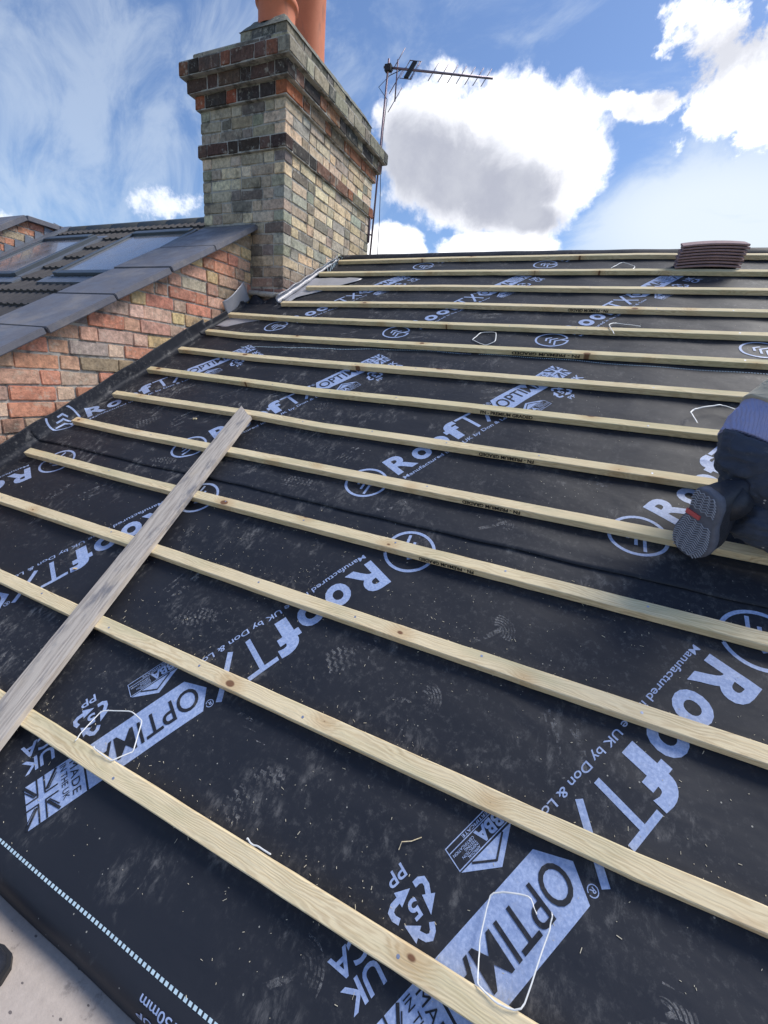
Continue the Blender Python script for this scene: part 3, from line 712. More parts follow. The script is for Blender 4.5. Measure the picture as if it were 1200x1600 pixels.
def brick(bm, lay_, x0, x1, y0, y1, z0, z1, col, rnd):
    j = .0060
    o = [rnd.uniform(-.003, .003) for _ in range(3)]
    f0 = len(bm.faces); vs = abox(bm, x0 + j / 2 + o[0] * 0, x1 - j / 2, y0 + j / 2, y1 - j / 2, z0 + j * .8, z1 - j * .8, col=col, lay=lay_)
    for v in vs: v.co += Vector((rnd.uniform(-.0034, .0034), rnd.uniform(-.0034, .0034), rnd.uniform(-.003, .003)))
    es = list({e for v in vs for e in v.link_edges})
    bmesh.ops.bevel(bm, geom=es, offset=rnd.uniform(.0022, .005), segments=2, affect='EDGES')
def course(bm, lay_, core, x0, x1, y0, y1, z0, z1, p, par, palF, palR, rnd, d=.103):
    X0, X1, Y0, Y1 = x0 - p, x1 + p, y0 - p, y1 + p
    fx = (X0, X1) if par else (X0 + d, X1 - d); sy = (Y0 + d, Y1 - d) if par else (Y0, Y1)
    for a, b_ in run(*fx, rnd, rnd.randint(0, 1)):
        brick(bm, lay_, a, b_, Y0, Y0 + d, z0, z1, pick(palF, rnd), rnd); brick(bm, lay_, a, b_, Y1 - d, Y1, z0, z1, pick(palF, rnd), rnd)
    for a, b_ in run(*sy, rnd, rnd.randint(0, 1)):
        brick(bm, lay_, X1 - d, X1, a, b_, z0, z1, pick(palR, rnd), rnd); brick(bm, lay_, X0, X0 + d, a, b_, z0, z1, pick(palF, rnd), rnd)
    g = .008
    abox(core, X0 + g, X1 - g, Y0 + g, Y1 - g, z0 - .0002, z1 + .0002)
# --- chimney
CX0, CX1, CY0, CY1 = -3.276, -2.430, 3.174, 4.64
rnd = random.Random(11)
chim = empty('chimney_stack', cr((CX0 + CX1) / 2, (CY0 + CY1) / 2, .3), 'tall weathered yellow-grey brick chimney with dark projecting bands and clay pots', 'chimney')
def newbm():
    b_ = bmesh.new(); return b_, b_.loops.layers.float_color.new('col')
body, lb = newbm(); core = bmesh.new()
z = .15; k = 0
rows = []
z = .708 - .08 * 5
while z < .70: rows.append((z, z + .08, .008, PAL_PINK, PAL_PINK)); z += .08
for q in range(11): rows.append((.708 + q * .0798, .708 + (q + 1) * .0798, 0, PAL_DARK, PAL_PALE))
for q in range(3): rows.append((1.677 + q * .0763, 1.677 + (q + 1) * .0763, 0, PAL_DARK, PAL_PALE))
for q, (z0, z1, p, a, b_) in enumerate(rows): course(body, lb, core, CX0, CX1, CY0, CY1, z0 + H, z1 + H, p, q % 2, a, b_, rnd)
o = from_bm('brickwork', body, M_brick); adopt(chim, o)
def band(name, z0, z1, p, a, b_, par):
    bb, l_ = newbm(); course(bb, l_, core, CX0, CX1, CY0, CY1, z0 + H, z1 + H, p, par, a, b_, rnd); o_ = from_bm(name, bb, M_brick); adopt(chim, o_); return o_
setp(band('string_course', 1.5858, 1.677, .022, PAL_BLACK, PAL_MIXR, 1), 'single projecting band of black bricks')
band('corbel_course', 1.9059, 1.998, .026, PAL_RED, PAL_REDR, 0)
band('corbel_course', 1.998, 2.090, .066, PAL_BLACK, PAL_MIXR, 1)
band('corbel_course', 2.090, 2.185, .106, PAL_BLACK, PAL_LICH, 0)
band('cap_course', 2.185, 2.262, .030, PAL_LICH, PAL_LICH, 1)
o = from_bm('mortar', core, M_mortar); adopt(chim, o)
def mound(x0, x1, y0, y1, z0, z1, inset, seed):
    bm_ = bmesh.new(); nx, ny = 22, 40; g = []
    for j in range(ny + 1):
        row = []
        for i_ in range(nx + 1):
            a, b_ = i_ / nx, j / ny; x = x0 + (x1 - x0) * a; y = y0 + (y1 - y0) * b_
            e = min(a, 1 - a) * (x1 - x0); f = min(b_, 1 - b_) * (y1 - y0); d = min(e, f)
            zz = z0 + (z1 - z0) * smooth(min(1, (d + .012) / inset)) if d > .0005 else z0
            zz += .010 * noise.noise(Vector((x * 14, y * 14, seed))) * (1 if d > .0005 else 0)
            row.append(bm_.verts.new(cr(x + .006 * noise.noise(Vector((y * 20, x * 20, 3))), y, zz)))
        g.append(row)
    for j in range(ny):
        for i_ in range(nx): bm_.faces.new((g[j][i_], g[j][i_ + 1], g[j + 1][i_ + 1], g[j + 1][i_]))
    return bm_
o = from_bm('flaunching', mound(CX0 - .02, CX1 + .02, CY0 - .02, CY1 + .02, 2.255, 2.30, .10, 1), M_cap, smooth=True); adopt(chim, o)
bb, l_ = newbm(); cc = bmesh.new()
course(bb, l_, cc, -2.86, -2.435, 3.18, 4.55, 2.262 + H, 2.345 + H, 0, 0, PAL_LICH, PAL_LICH, rnd)
o = from_bm('pot_base_course', bb, M_brick); adopt(chim, o); o2 = from_bm('pot_base_mortar', cc, M_mortar); adopt(chim, o2)
o = from_bm('pot_bedding', mound(-2.865, -2.43, 3.175, 4.56, 2.335, 2.440, .11, 2), M_cap, smooth=True); adopt(chim, o)
def pot(c, r, h, base_z):
    bm_ = bmesh.new()
    lathe(bm_, (c[0], c[1], base_z + H), [(r * .98, 0), (r * .93, h * .3), (r * .93, h - .055), (r * .94, h - .05), (r * 1.04, h - .038), (r * 1.07, h - .032), (r * 1.08, h - .008), (r * 1.05, h), (r * .86, h), (r * .80, h - .05), (r * .78, 0)], 48)
    o_ = from_bm('chimney_pot', bm_, M_pot, smooth=True); adopt(chim, o_); return o_
setp(pot((-2.665, 3.36), .146, .190, 2.395), 'short clay pot with a rolled rim'); setp(pot((-2.775, 3.90), .166, .95, 2.36), 'tall plain clay pot')
# mortar fillet at the foot of the chimney
bm = bmesh.new()
tube(bm, [cr(CX0 + .3, CY0 - .02, .60), cr(-2.60, CY0 - .02, .575), cr(CX1 + .00, CY0 - .015, .565)], .03, 8, flat=.8)
o = from_bm('mortar_fillet', bm, M_mortar, smooth=True); adopt(chim, o)
# --- party wall
XW = -2.745
pw = empty('party_wall', cr(XW - .15, 1.6, -.6), 'sloping red and yellow brick parapet wall capped with dark slabs, beside the membrane', 'wall')
rnd = random.Random(5)
bm, l_ = newbm(); cz = -1.75; q = 0
while cz < 1.25:
    off_ = rnd.uniform(0, .3)
    for a, b_ in run(-.9 - off_, 3.165, rnd, q % 2, 1.06):
        zc = cz; yc = (a + b_) / 2
        low = yc * .5903 - HCAM / .86116 ; hh = None
        # height above batten plane of brick centre
        hgt = (zc + .04 - (-(HCAM) / NV.z - yc * NV.y / NV.z)) * NV.z
        if -.30 < hgt < .50:
            pr = rnd.uniform(-.004, .007)
            brick(bm, l_, XW - .1, XW + pr, a, min(b_, 3.165), cz + H, cz + .0845 + H, pick(PAL_PARTY, rnd), rnd)
    cz += .0850 + rnd.uniform(-.001, .003); q += 1
pt0 = P(0, 0, .409)
bmesh.ops.bisect_plane(bm, geom=bm.verts[:] + bm.edges[:] + bm.faces[:], plane_co=pt0, plane_no=NV, clear_outer=True)
o = from_bm('brickwork', bm, M_brick); adopt(pw, o)
bm = bmesh.new(); abox(bm, XW - .42, XW - .010, -1.2, 3.16, -2.2 + H, 2.2 + H)
bmesh.ops.bisect_plane(bm, geom=bm.verts[:] + bm.edges[:] + bm.faces[:], plane_co=P(0, 0, .405), plane_no=NV, clear_outer=True)
o = from_bm('mortar', bm, M_mortar); adopt(pw, o)
KJ = [3.02, 4.74, 6.27, 7.86, 9.42, 10.98, 12.54, 14.1, 15.6, 17.1]
for (ka, kb) in zip(KJ, KJ[1:]):
    bm = bmesh.new(); c = P(0, (ka + kb) / 2, .428); c.x = -2.955 + rnd.uniform(-.003, .003)
    box(bm, c, (Vector((1, 0, 0)), VV, NV), (.287 + rnd.uniform(-.004, .004), (kb - ka) * G / 2 - .005, .0185 + 0), jit=.0018)
    bmesh.ops.bevel(bm, geom=bm.edges[:], offset=.005, segments=2, affect='EDGES')
    bmesh.ops.rotate(bm, cent=c, matrix=Matrix.Rotation(rnd.uniform(-.006, .006), 3, 'X'), verts=bm.verts)
    tl = rnd.uniform(-.004, .004)
    for v in bm.verts: v.co += NV * tl
    o = from_bm('coping_slab', bm, M_coping); adopt(pw, o)
bm = bmesh.new(); c = P(0, 2.88, .420); c.x = -2.965
box(bm, c, (Vector((1, 0, 0)), (VV * .9 - NV * .42).normalized(), (NV * .9 + VV * .42).normalized()), (.28, .040, .018)); bmesh.ops.bevel(bm, geom=bm.edges[:], offset=.004, segments=2, affect='EDGES')
bmesh.ops.bisect_plane(bm, geom=bm.verts[:] + bm.edges[:] + bm.faces[:], plane_co=cr(0, 3.17, 0), plane_no=(0, 1, 0), clear_outer=True)
o = from_bm('coping_slab', bm, M_coping); adopt(pw, o)

# ------------------------------------------------------------------ TV aerial
ant = empty('tv_aerial', cr(-2.44, 4.74, 1.2), 'television aerial with a comb of short rods on a leaning steel mast behind the chimney', 'aerial')
def part(name, f, m_, par, smooth=True):
    b_ = bmesh.new(); f(b_); o_ = from_bm(name, b_, m_, smooth=smooth); adopt(par, o_); return o_
m0, m1 = cr(-2.452, 4.72, 1.05), cr(-2.388, 4.72, 2.96)
part('mast', lambda b_: tube(b_, [m0, m1], .010, 10), M_steel, ant)
part('boom_clamp', lambda b_: box(b_, cr(-2.385, 4.715, 2.885), (Vector((1, 0, 0)), Vector((0, 1, 0)), Vector((0, 0, 1))), (.032, .022, .026)), M_blackpl, ant, False)
b0, b1 = cr(-2.43, 4.70, 2.892), cr(-1.447, 5.15, 2.902)
part('boom', lambda b_: tube(b_, [b0, b1], .0105, 8), M_alu, ant)
bd = (b1 - b0).normalized(); side = Vector((-bd.y, bd.x, 0)); el = (Vector((0, 0, -1)) * .85 - bd * .50).normalized()
for t in (.36, .452, .543, .63, .71, .79, .865, .94):
    c = b0.lerp(b1, t) if t > .4 else b0.lerp(b1, .285)
    part('director_rod', lambda b_: tube(b_, [c - el * .085, c + el * .085], .0042, 6), M_alu, ant)
c = b0.lerp(b1, .245)
part('dipole_box', lambda b_: box(b_, c, (bd, el, bd.cross(el)), (.022, .075, .014)), M_blackpl, ant, False)
lp = [c + bd * sx * .055 + el * sy * .085 for sx, sy in ((-1, -1), (1, -1), (1, 1), (-1, 1))]
part('dipole_loop', lambda b_: tube(b_, lp, .005, 6, closed=True), M_alu, ant)
c2 = b0.lerp(b1, .125)
part('reflector_arm', lambda b_: tube(b_, [c2 + Vector((0, 0, .07)), c2 - Vector((0, 0, .26))], .007, 6), M_steel, ant)
for dz in (.06, -.10, -.25):
    part('reflector_rod', lambda b_: tube(b_, [c2 + Vector((0, 0, dz)) - el * .12, c2 + Vector((0, 0, dz)) + el * .12], .004, 6), M_alu, ant)
def cable(b_):
    pts = [c - el * .02 - bd * .05, c - bd * .20 - Vector((0, 0, .06)), c - bd * .30 - Vector((0, 0, .16)), m1 - Vector((-.012, 0, .32)), m1.lerp(m0, .3) + Vector((.018, -.01, 0)), m1.lerp(m0, .45) + Vector((.02, 0, 0)), cr(-2.375, 4.72, 1.85), cr(-2.36, 4.72, 1.55), cr(-2.352, 4.72, 1.10)]
    tube(b_, pts, .0035, 6)
part('coax_cable', cable, M_blackpl, ant)
def brk(b_):
    for dz in (1.46, 1.62): tube(b_, [cr(-2.50, 4.60, dz), cr(-2.44, 4.73, dz)], .008, 6)
    tube(b_, [cr(-2.425, 4.62, 1.36), cr(-2.425, 4.62, 1.68)], .012, 6)
part('wall_bracket', brk, M_steel, ant)

# ------------------------------------------------------------------ neighbour's house
NS = .665
def nz_(y): return 1.165 + (y - 3.61) * NS
nd = Vector((0, 1, NS)).normalized(); nn = Vector((0, -NS, 1)).normalized()
def NP(x, y, h=0.0): return cr(x, y, nz_(y)) + nn * h
nh = empty('neighbour_house', cr(-4.9, 4.0, -8), 'next-door house with a dark ribbed tile roof and two skylights beyond the parapet', 'house')
def tiles(b_):
    yv = 4.06; ex = .262; nxs = 300
    for c in range(14):
        y1 = yv - c * ex * nd.y; y0 = y1 - (ex + .03) * nd.y
        rows_ = []
        for (y, hh) in ((y1, .004), (y0, .030), (y0, .006)):
            row = []
            for i_ in range(nxs + 1):
                x = -6.5 + (3.28) * i_ / nxs; ph = (x / .098) % 1.0
                wv2 = .013 * max(0, math.sin(ph * 2 * math.pi)) ** .7 if ph < .5 else 0
                sk = .003 * noise.noise(Vector((int(x / .29), c, 1)))
                row.append(b_.verts.new(NP(x, y, hh + wv2 + sk)))
            rows_.append(row)
        for A, B in zip(rows_, rows_[1:]):
            for i_ in range(nxs): b_.faces.new((A[i_], A[i_ + 1], B[i_ + 1], B[i_]))
part('roof_tiles', tiles, M_tile, nh, False)
def rdg(k):
    def f(b_):
        x0 = -6.45 + k * .46; x1 = min(x0 + .455, -3.29); zb = 1.392
        pr = [(-.135, 0), (-.105, .055), (-.05, .085), (0, .095), (.05, .085), (.105, .055), (.135, 0)]
        r0 = [b_.verts.new(cr(x0, 4.045 + a, zb + c)) for a, c in pr]; r1 = [b_.verts.new(cr(x1, 4.045 + a, zb + c)) for a, c in pr]
        for a in range(6): b_.faces.new((r0[a], r0[a + 1], r1[a + 1], r1[a]))
        b_.faces.new(r0[::-1]); b_.faces.new(r1)
    return f
for k in range(7): part('ridge_tile', rdg(k), M_ridge, nh)
def backs(b_):
    v_ = [cr(-7.2, 4.1, 1.40), cr(-3.3, 4.1, 1.40), cr(-3.3, 7.6, -.95), cr(-7.2, 7.6, -.95)]
    b_.faces.new([b_.verts.new(p) for p in v_])
part('rear_roof', backs, M_tile, nh, False)
part('house_wall', lambda b_: abox(b_, -7.2, -3.3, -.4, 7.5, 0, 6.3), M_wallb, nh, False)
def skylight(x0, x1, yt, yb, lab):
    fr = bmesh.new(); t = .055; hh = .075
    A = lambda x, y, h: NP(x, y, h)
    def bar(xa, xb, ya, yb_, h0, h1): 
        c = (A(xa, ya, h0) + A(xb, yb_, h1)) / 2; ln = abs(ya - yb_) / nd.y / 2
        box(fr, c, (Vector((1, 0, 0)), nd, nn), (abs(xb - xa) / 2, ln, abs(h1 - h0) / 2))
    bar(x0, x0 + t, yt, yb, 0, hh); bar(x1 - t, x1, yt, yb, 0, hh); bar(x0 + t, x1 - t, yt, yt - .06, 0, hh + .012); bar(x0 + t, x1 - t, yb + .05, yb, 0, hh - .004)
    bmesh.ops.bevel(fr, geom=fr.edges[:], offset=.004, segments=1, affect='EDGES')
    s = from_bm('skylight', fr, M_frame); s['label'] = lab; adopt(nh, s)
    g = bmesh.new(); c = (A(x0 + t, yt - .06, .055) + A(x1 - t, yb + .05, .055)) / 2
    box(g, c, (Vector((1, 0, 0)), nd, nn), ((x1 - x0) / 2 - t + .001, abs(yt - yb - .11) / nd.y / 2, .006))
    o_ = from_bm('pane', g, M_glass); o_.parent = s
    f2 = bmesh.new(); 
    box(f2, (A(x0, yb - .055, .028) + A(x1, yb - .055, .028)) / 2, (Vector((1, 0, 0)), nd, nn), ((x1 - x0) / 2 + .1, .06, .012))
    box(f2, (A(x0, yt + .035, .030) + A(x1, yt + .035, .030)) / 2, (Vector((1, 0, 0)), nd, nn), ((x1 - x0) / 2 + .08, .030, .012))
    for xs in (x0 - .035, x1 + .035): box(f2, (A(xs, yt, .03) + A(xs, yb, .03)) / 2, (Vector((1, 0, 0)), nd, nn), (.033, abs(yt - yb) / nd.y / 2, .012))
    o3 = from_bm('flashing', f2, M_lead); o3.parent = s
skylight(-6.18, -5.26, 3.60, 2.74, 'left skylight with a pale grey pane'); skylight(-4.67, -3.75, 3.60, 2.74, 'right skylight, its pane reflecting blue sky')
# far parapet
fp = empty('parapet_wall', cr(-6.65, 3.6, 0), 'small red brick parapet with dark sloping coping and stepped lead flashing at far left', 'wall')
rnd = random.Random(21); bm, l_ = newbm(); cz = -.2; q = 0
def ptop(y): return 1.40 if y > 3.53 else 1.40 - (3.53 - y) * .683
while cz < 1.42:
    for a, b_ in run(1.2 - rnd.uniform(0, .2), 4.1, rnd, q % 2, 1.06):
        ym = (a + b_) / 2
        if cz + .05 > nz_(ym) - .15 and cz + .0 < ptop(ym) + .02: brick(bm, l_, -6.6, -6.5 + rnd.uniform(-.003, .004), a, b_, cz + H, cz + .0795 + H, pick(PAL_PARTY[:2] * 2 + PAL_PARTY, rnd), rnd)
    cz += .0805; q += 1
G_ = lambda: bm.verts[:] + bm.edges[:] + bm.faces[:]
bmesh.ops.bisect_plane(bm, geom=G_(), plane_co=cr(0, 0, 1.405), plane_no=(0, 0, 1), clear_outer=True)
bmesh.ops.bisect_plane(bm, geom=G_(), plane_co=cr(0, 3.53, 1.405), plane_no=Vector((0, -.683, 1)).normalized(), clear_outer=True)
o = from_bm('brickwork', bm, M_brick); adopt(fp, o)
bm = bmesh.new(); abox(bm, -6.9, -6.508, 1.0, 4.1, -1.0 + H, 1.40 + H)
bmesh.ops.bisect_plane(bm, geom=G_(), plane_co=cr(0, 3.53, 1.40), plane_no=Vector((0, -.683, 1)).normalized(), clear_outer=True)
o = from_bm('mortar', bm, M_mortar); adopt(fp, o)
def cop(y0, y1):
    def f(b_):
        z0, z1 = ptop(y0) + .033, ptop(y1) + .033; d = Vector((0, y1 - y0, z1 - z0)); L_ = d.length; d.normalize(); n_ = Vector((0, -d.z, d.y))
        box(b_, cr(-6.72, (y0 + y1) / 2, (z0 + z1) / 2), (Vector((1, 0, 0)), d, n_), (.27, L_ / 2 - .003, .028)); bmesh.ops.bevel(b_, geom=b_.edges[:], offset=.004, segments=1, affect='EDGES')
    return f
part('coping_slab', cop(3.54, 3.90), M_coping, fp, False); part('coping_slab', cop(3.90, 4.26), M_coping, fp, False)
for y in (3.53, 3.16, 2.79, 2.42, 2.05): part('coping_slab', cop(y - .37, y), M_coping, fp, False)
def flash(k):
    def f(b_):
        y = 1.9 + k * .115; zt = nz_(y) + .155
        pts = [cr(-6.492, y, zt), cr(-6.492, y + .155, nz_(y + .155) + .02), cr(-6.492, y - .02, nz_(y - .02) + .015)]
        vs_ = [b_.verts.new(p) for p in pts] + [b_.verts.new(p - Vector((.004, 0, 0))) for p in pts]
        b_.faces.new(vs_[:3]); b_.faces.new(vs_[5:2:-1]); [b_.faces.new((vs_[i_], vs_[i_ + 3], vs_[(i_ + 1) % 3 + 3], vs_[(i_ + 1) % 3])) for i_ in range(3)]
    return f
for k in range(18): part('lead_flashing', flash(k), M_lead, fp, False)
def soaker(b_):
    c = (NP(-6.42, 1.9, .045) + NP(-6.42, 4.0, .045)) / 2; box(b_, c, (Vector((1, 0, 0)), nd, nn), (.085, 2.1 / nd.y / 2, .012))
part('lead_gutter', soaker, M_lead, fp, False)

# ------------------------------------------------------------------ this house, ground, flat roof
hs = empty('house', cr(.6, 4.0, -8), 'house under the black-covered roof slope, mostly hidden by the membrane', 'house')
def deck(b_):
    c = P(0, 7.75, -.10); c.x = .55; box(b_, c, (Vector((1, 0, 0)), VV, NV), (3.25, 7.0 * G, .05))
part('roof_boards', deck, M_dkwood, hs, False)
RK = .52
rp = P(0, RK, -.012)
def back(b_):
    a = [cr(-2.42, rp.y, rp.z - H - .03), cr(4.0, rp.y, rp.z - H - .03), cr(4.0, rp.y + 3.6, rp.z - H - 2.2), cr(-2.42, rp.y + 3.6, rp.z - H - 2.2)]
    b_.faces.new([b_.verts.new(p) for p in a])
part('rear_roof', back, M_tile, hs, False)
part('house_wall', lambda b_: abox(b_, -3.05, 3.9, .42, 7.4, 0, 6.55), M_wallb, hs, False)
# ridge: membrane dressed over the ridge board
bm = bmesh.new(); rings = []
for j in range(90):
    u = -8.05 + (UR + 8.05) * j / 89; kk = .40 + .22 * smooth((u + 3.5) / 8) ; rg = []
    hz = -.004 + .003 * noise.noise(Vector((u * 1.3, 0, 0)))
    c0 = P(u, kk, hz)
    for a, b_ in ((-.085, -.020), (-.045, -.004), (-.018, .004), (0, .006), (.03, 0), (.07, -.035), (.12, -.075)):
        if a <= 0: p = c0 + VV * a + NV * (b_ - (.006 if a < -.05 else 0))
        else: p = c0 + Vector((0, a, b_))
        rg.append(bm.verts.new(p))
    rings.append(rg)
for A, B in zip(rings, rings[1:]):
    for k in range(6): bm.faces.new((A[k], B[k], B[k + 1], A[k + 1]))
bmesh.ops.recalc_face_normals(bm, faces=bm.faces); bmesh.ops.solidify(bm, geom=bm.faces[:], thickness=.002)
o = from_bm('ridge_strip', bm, M_felt, smooth=True); setp(o, 'narrow black membrane strip dressed over the ridge line against the sky', 'ridge strip'); base(o)
bm = bmesh.new(); abox(bm, -2.4, 4.2, -3.2, .45, 6.55, H - 1.228)
o = from_bm('flat_roof', bm, M_deck); o['kind'] = 'structure'
bm = bmesh.new(); n = 24
g = [[bm.verts.new(((i_ - n / 2) * 80, (j - n / 2) * 80, 0)) for i_ in range(n + 1)] for j in range(n + 1)]
for j in range(n):
    for i_ in range(n): bm.faces.new((g[j][i_], g[j][i_ + 1], g[j + 1][i_ + 1], g[j + 1][i_]))
o = from_bm('ground', bm, M_grass); o['kind'] = 'structure'

# ------------------------------------------------------------------ grey folded membrane beside the chimney and dark flap at its foot
def ribbon(name, rows_, m_, par=None, th=.0015):
    b_ = bmesh.new(); g_ = [[b_.verts.new(p) for p in r_] for r_ in rows_]
    for A, B in zip(g_, g_[1:]):
        for k_ in range(len(A) - 1): b_.faces.new((A[k_], B[k_], B[k_ + 1], A[k_ + 1]))
    bmesh.ops.recalc_face_normals(b_, faces=b_.faces)
    bmesh.ops.subdivide_edges(b_, edges=b_.edges[:], cuts=1, use_grid_fill=True)
    bmesh.ops.solidify(b_, geom=b_.faces[:], thickness=th)
    return from_bm(name, b_, m_, par, True)
rows_ = []
for j in range(26):
    K = 4.10 - 3.45 * j / 25; r_ = []
    rad = .030 - .012 * (j / 25) + .003 * math.sin(j * 1.3)
    cx = -8.07 * G + rad + .002
    for a in range(-110, 181, 24):       # rolled edge against the brick
        th = R(a); r_.append(P(0, K, -.024 + rad + rad * math.sin(-th) * 1.0) + Vector((cx - rad * math.cos(th) * 1.0, 0, 0)) - Vector((P(0, K).x, 0, 0)))
    rows_.append(r_)
go = ribbon('folded_membrane', rows_, M_under)
rows_ = []
for j in range(16):
    K = 3.95 - 1.75 * j / 15; wd = (.95 + 1.75 * math.sin(math.pi * min(1, max(0, (3.95 - K) / 1.55)) * .55) - .25) * (1 if K > 2.2 else .5); r_ = []
    wd = max(.3, 1.38 * smooth((3.95 - K) / 1.7) + .25)
    for a in range(9): u = -8.0 + wd * a / 8; r_.append(surf(u, K, .006 + .006 * math.sin(a * .9 + j * .35) ** 2, 99))
    rows_.append(r_)
o2 = ribbon('turned_back_flap', rows_, M_under, go)
bm = bmesh.new()
for kk in range(7):
    K = .75 + kk * .17; pts = [P(-8.0 + .12 * math.sin(kk * 2.1), K, .035), P(-7.85 + .05 * kk % .2, K + .05, .03), P(-7.75, K + .12 * math.sin(kk), .012), P(-7.82 + .03 * kk, K + .16, -.012)]
    tube(bm, pts, .0022, 5)
from_bm('loose_threads', bm, M_line, go)
setp(go, 'rolled grey membrane edge, silver side out, curling along the foot of the chimney side', 'membrane offcut')
rows_ = []
for j in range(9):
    t = j / 8; r_ = []
    for a in range(7):
        s = a / 6; x = -2.735 + .30 * t; y = 3.10 - .02 * s + .05 * (1 - s); zz = .46 + .035 * t + s * (.10 - .02 * math.sin(t * 7))
        y = 3.035 + s * .11 - .02 * math.sin(t * 5) * s
        r_.append(cr(x, y, .405 + (3.035 - 3.035) + s * (.135 + .028 * math.sin(t * 9)) + .02 * t))
    rows_.append(r_)
ribbon('corner_flap', rows_, M_felt, S3)
rows_ = []
for j in range(9):
    t = j / 8; r_ = []
    for a in range(6):
        s = a / 5; r_.append(P(-9.12 + .02 * math.sin(j), 5.0 - 1.0 * t, -.02 + s * (.10 + .05 * t)) + Vector((s * .035 * math.sin(t * 3.2) + .012, 0, 0)))
    rows_.append(r_)
ribbon('corner_flap', rows_, M_under, S3)
rows_ = []
for j in range(6):
    t = j / 5; r_ = []
    for a in range(6): s = a / 5; r_.append(surf(-8.98 + (1.35 - .9 * t) * s * (1 - .3 * t), 5.02 + .62 * t, .004 + .004 * math.sin(s * 5), 99))
    rows_.append(r_)
ribbon('corner_flap', rows_, M_under, S3)

# ------------------------------------------------------------------ stack of concrete tiles
TG = 'brown concrete tiles stacked near the ridge'
TL = ['bottom tile of the brown stack, resting on the battens', 'second tile from the bottom of the brown stack', 'third tile from the bottom of the brown stack', 'fourth tile from the bottom of the brown stack', 'fifth tile from the bottom of the brown stack',
      'sixth tile from the bottom of the brown stack', 'seventh tile, next to the top of the brown stack', 'top tile of the brown stack, its back against the sky']
for k in range(8):
    rnd = random.Random(40 + k); bm = bmesh.new(); n = 16; g0 = []
    up = Vector((0, .32, .95)).normalized(); fw = Vector((0, .95, -.32))
    fw = Vector((0, math.cos(R(20)), math.sin(R(20)))); up = Vector((0, -math.sin(R(20)), math.cos(R(20))))
    c = P(1.845 + rnd.uniform(-.02, .02) + .004 * k, 1.95 + rnd.uniform(-.02, .02), .004) + up * (k * .0166); W2 = .176; D_ = .18
    rings = []
    for i_ in range(n + 1):
        a = -1 + 2 * i_ / n; x = a * W2; bow = .010 * (1 - a * a); rg = []
        for (yy, zz) in ((0, .003), (.003, 0), (D_, 0), (D_, .0112), (.003, .0115), (0, .009)):
            rg.append(bm.verts.new(c + Vector((x, 0, 0)) + fw * yy + up * (zz + bow)))
        rings.append(rg)
    for A, B in zip(rings, rings[1:]):
        for q in range(6): bm.faces.new((A[q], B[q], B[(q + 1) % 6], A[(q + 1) % 6]))
    bm.faces.new(rings[0]); bm.faces.new(rings[-1][::-1])
    for sx in (-.10, .10):       # hanging nibs
        box(bm, c + Vector((sx, 0, 0)) + fw * (D_ - .03) - up * .0 + up * .001, (Vector((1, 0, 0)), fw, up), (.014, .008, .004))
    bmesh.ops.recalc_face_normals(bm, faces=bm.faces)
    o = from_bm('roof_tile', bm, M_conc); setp(o, TL[k], 'roof tile', TG); base(o)

# ------------------------------------------------------------------ white plastic strap loops
def loop(pts, label, r=.0015, h=.004):
    bm = bmesh.new(); q = [Vector(p) for p in pts]
    for it in range(2):      # soften the bends
        k2_ = [q[0]]
        for a, b_ in zip(q, q[1:]): k2_ += [a.lerp(b_, .12 if it == 0 else .25), a.lerp(b_, .88 if it == 0 else .75)]
        q = k2_ + [q[-1]]
    out = []
    for a, b_ in zip(q, q[1:]):
        for s in (0, .34, .67): out.append(a.lerp(b_, s))
    out.append(q[-1]); n_ = len(out)
    out = [P(p.x + .012 * noise.noise(Vector((k * .13, pts[0][0], 1))), p.y + .012 * noise.noise(Vector((k * .13, pts[0][1], 5))), p.z + .004 * abs(noise.noise(Vector((k * .2, pts[0][0], 9)))) + .001) for k, p in enumerate(out)]
    tube(bm, out, r, 8, flat=.42, up=(NV + Vector((.5, 0, 0))).normalized())
    o_ = from_bm('packing_strap', bm, M_white, smooth=True); setp(o_, label, 'packing strap', 'bent white plastic packing straps'); base(o_)
f_ = -.024
loop([(-3.46, 14.03, .003), (-3.53, 13.75, f_ + .004), (-3.23, 13.64, f_ + .002), (-3.06, 13.66, f_ + .004), (-2.91, 13.89, f_ + .01), (-3.0, 14.02, .002), (-3.25, 14.0, .004)], 'white strap loop over the blue lettering at left, behind the lowest batten')
loop([(.385, 13.56, f_ + .03), (.35, 13.49, f_ + .01), (.1, 13.56, f_ + .004), (.1, 13.84, f_ + .004), (.14, 14.0, .002), (.26, 14.02, .003), (.39, 13.985, .002), (.48, 13.58, f_ + .01), (.475, 13.52, f_ + .012)], 'large white strap loop over the blue lettering at bottom right')
loop([(-2.22, 5.68, f_), (-2.14, 5.32, f_), (-1.82, 5.37, f_ + .01), (-1.74, 5.79, f_ + .012), (-1.91, 5.89, f_), (-2.22, 5.68, f_)], 'small closed white strap loop right of centre, between the fifth and sixth battens', .0028)
loop([(.27, 5.35, .004), (.15, 4.95, .003), (.27, 4.66, f_), (.73, 4.80, f_ + .002), (.45, 4.74, f_ + .004)], 'white strap hooked over the fifth batten down, below the tile stack', .003)
loop([(-.02, 1.6, f_), (.2, 1.26, f_ + .01), (.49, 1.5, f_), (.42, 1.72, f_)], 'white strap near the ridge, left of the brown tile stack', .003)
loop([(1.44, 7.93, .002), (1.37, 7.66, f_ + .02), (1.42, 7.56, f_ + .02), (1.74, 7.38, f_ + .02), (1.95, 7.5, f_ + .02), (2.0, 7.8, f_)], 'white strap beside the kneeling worker, above the eighth batten', .0034)
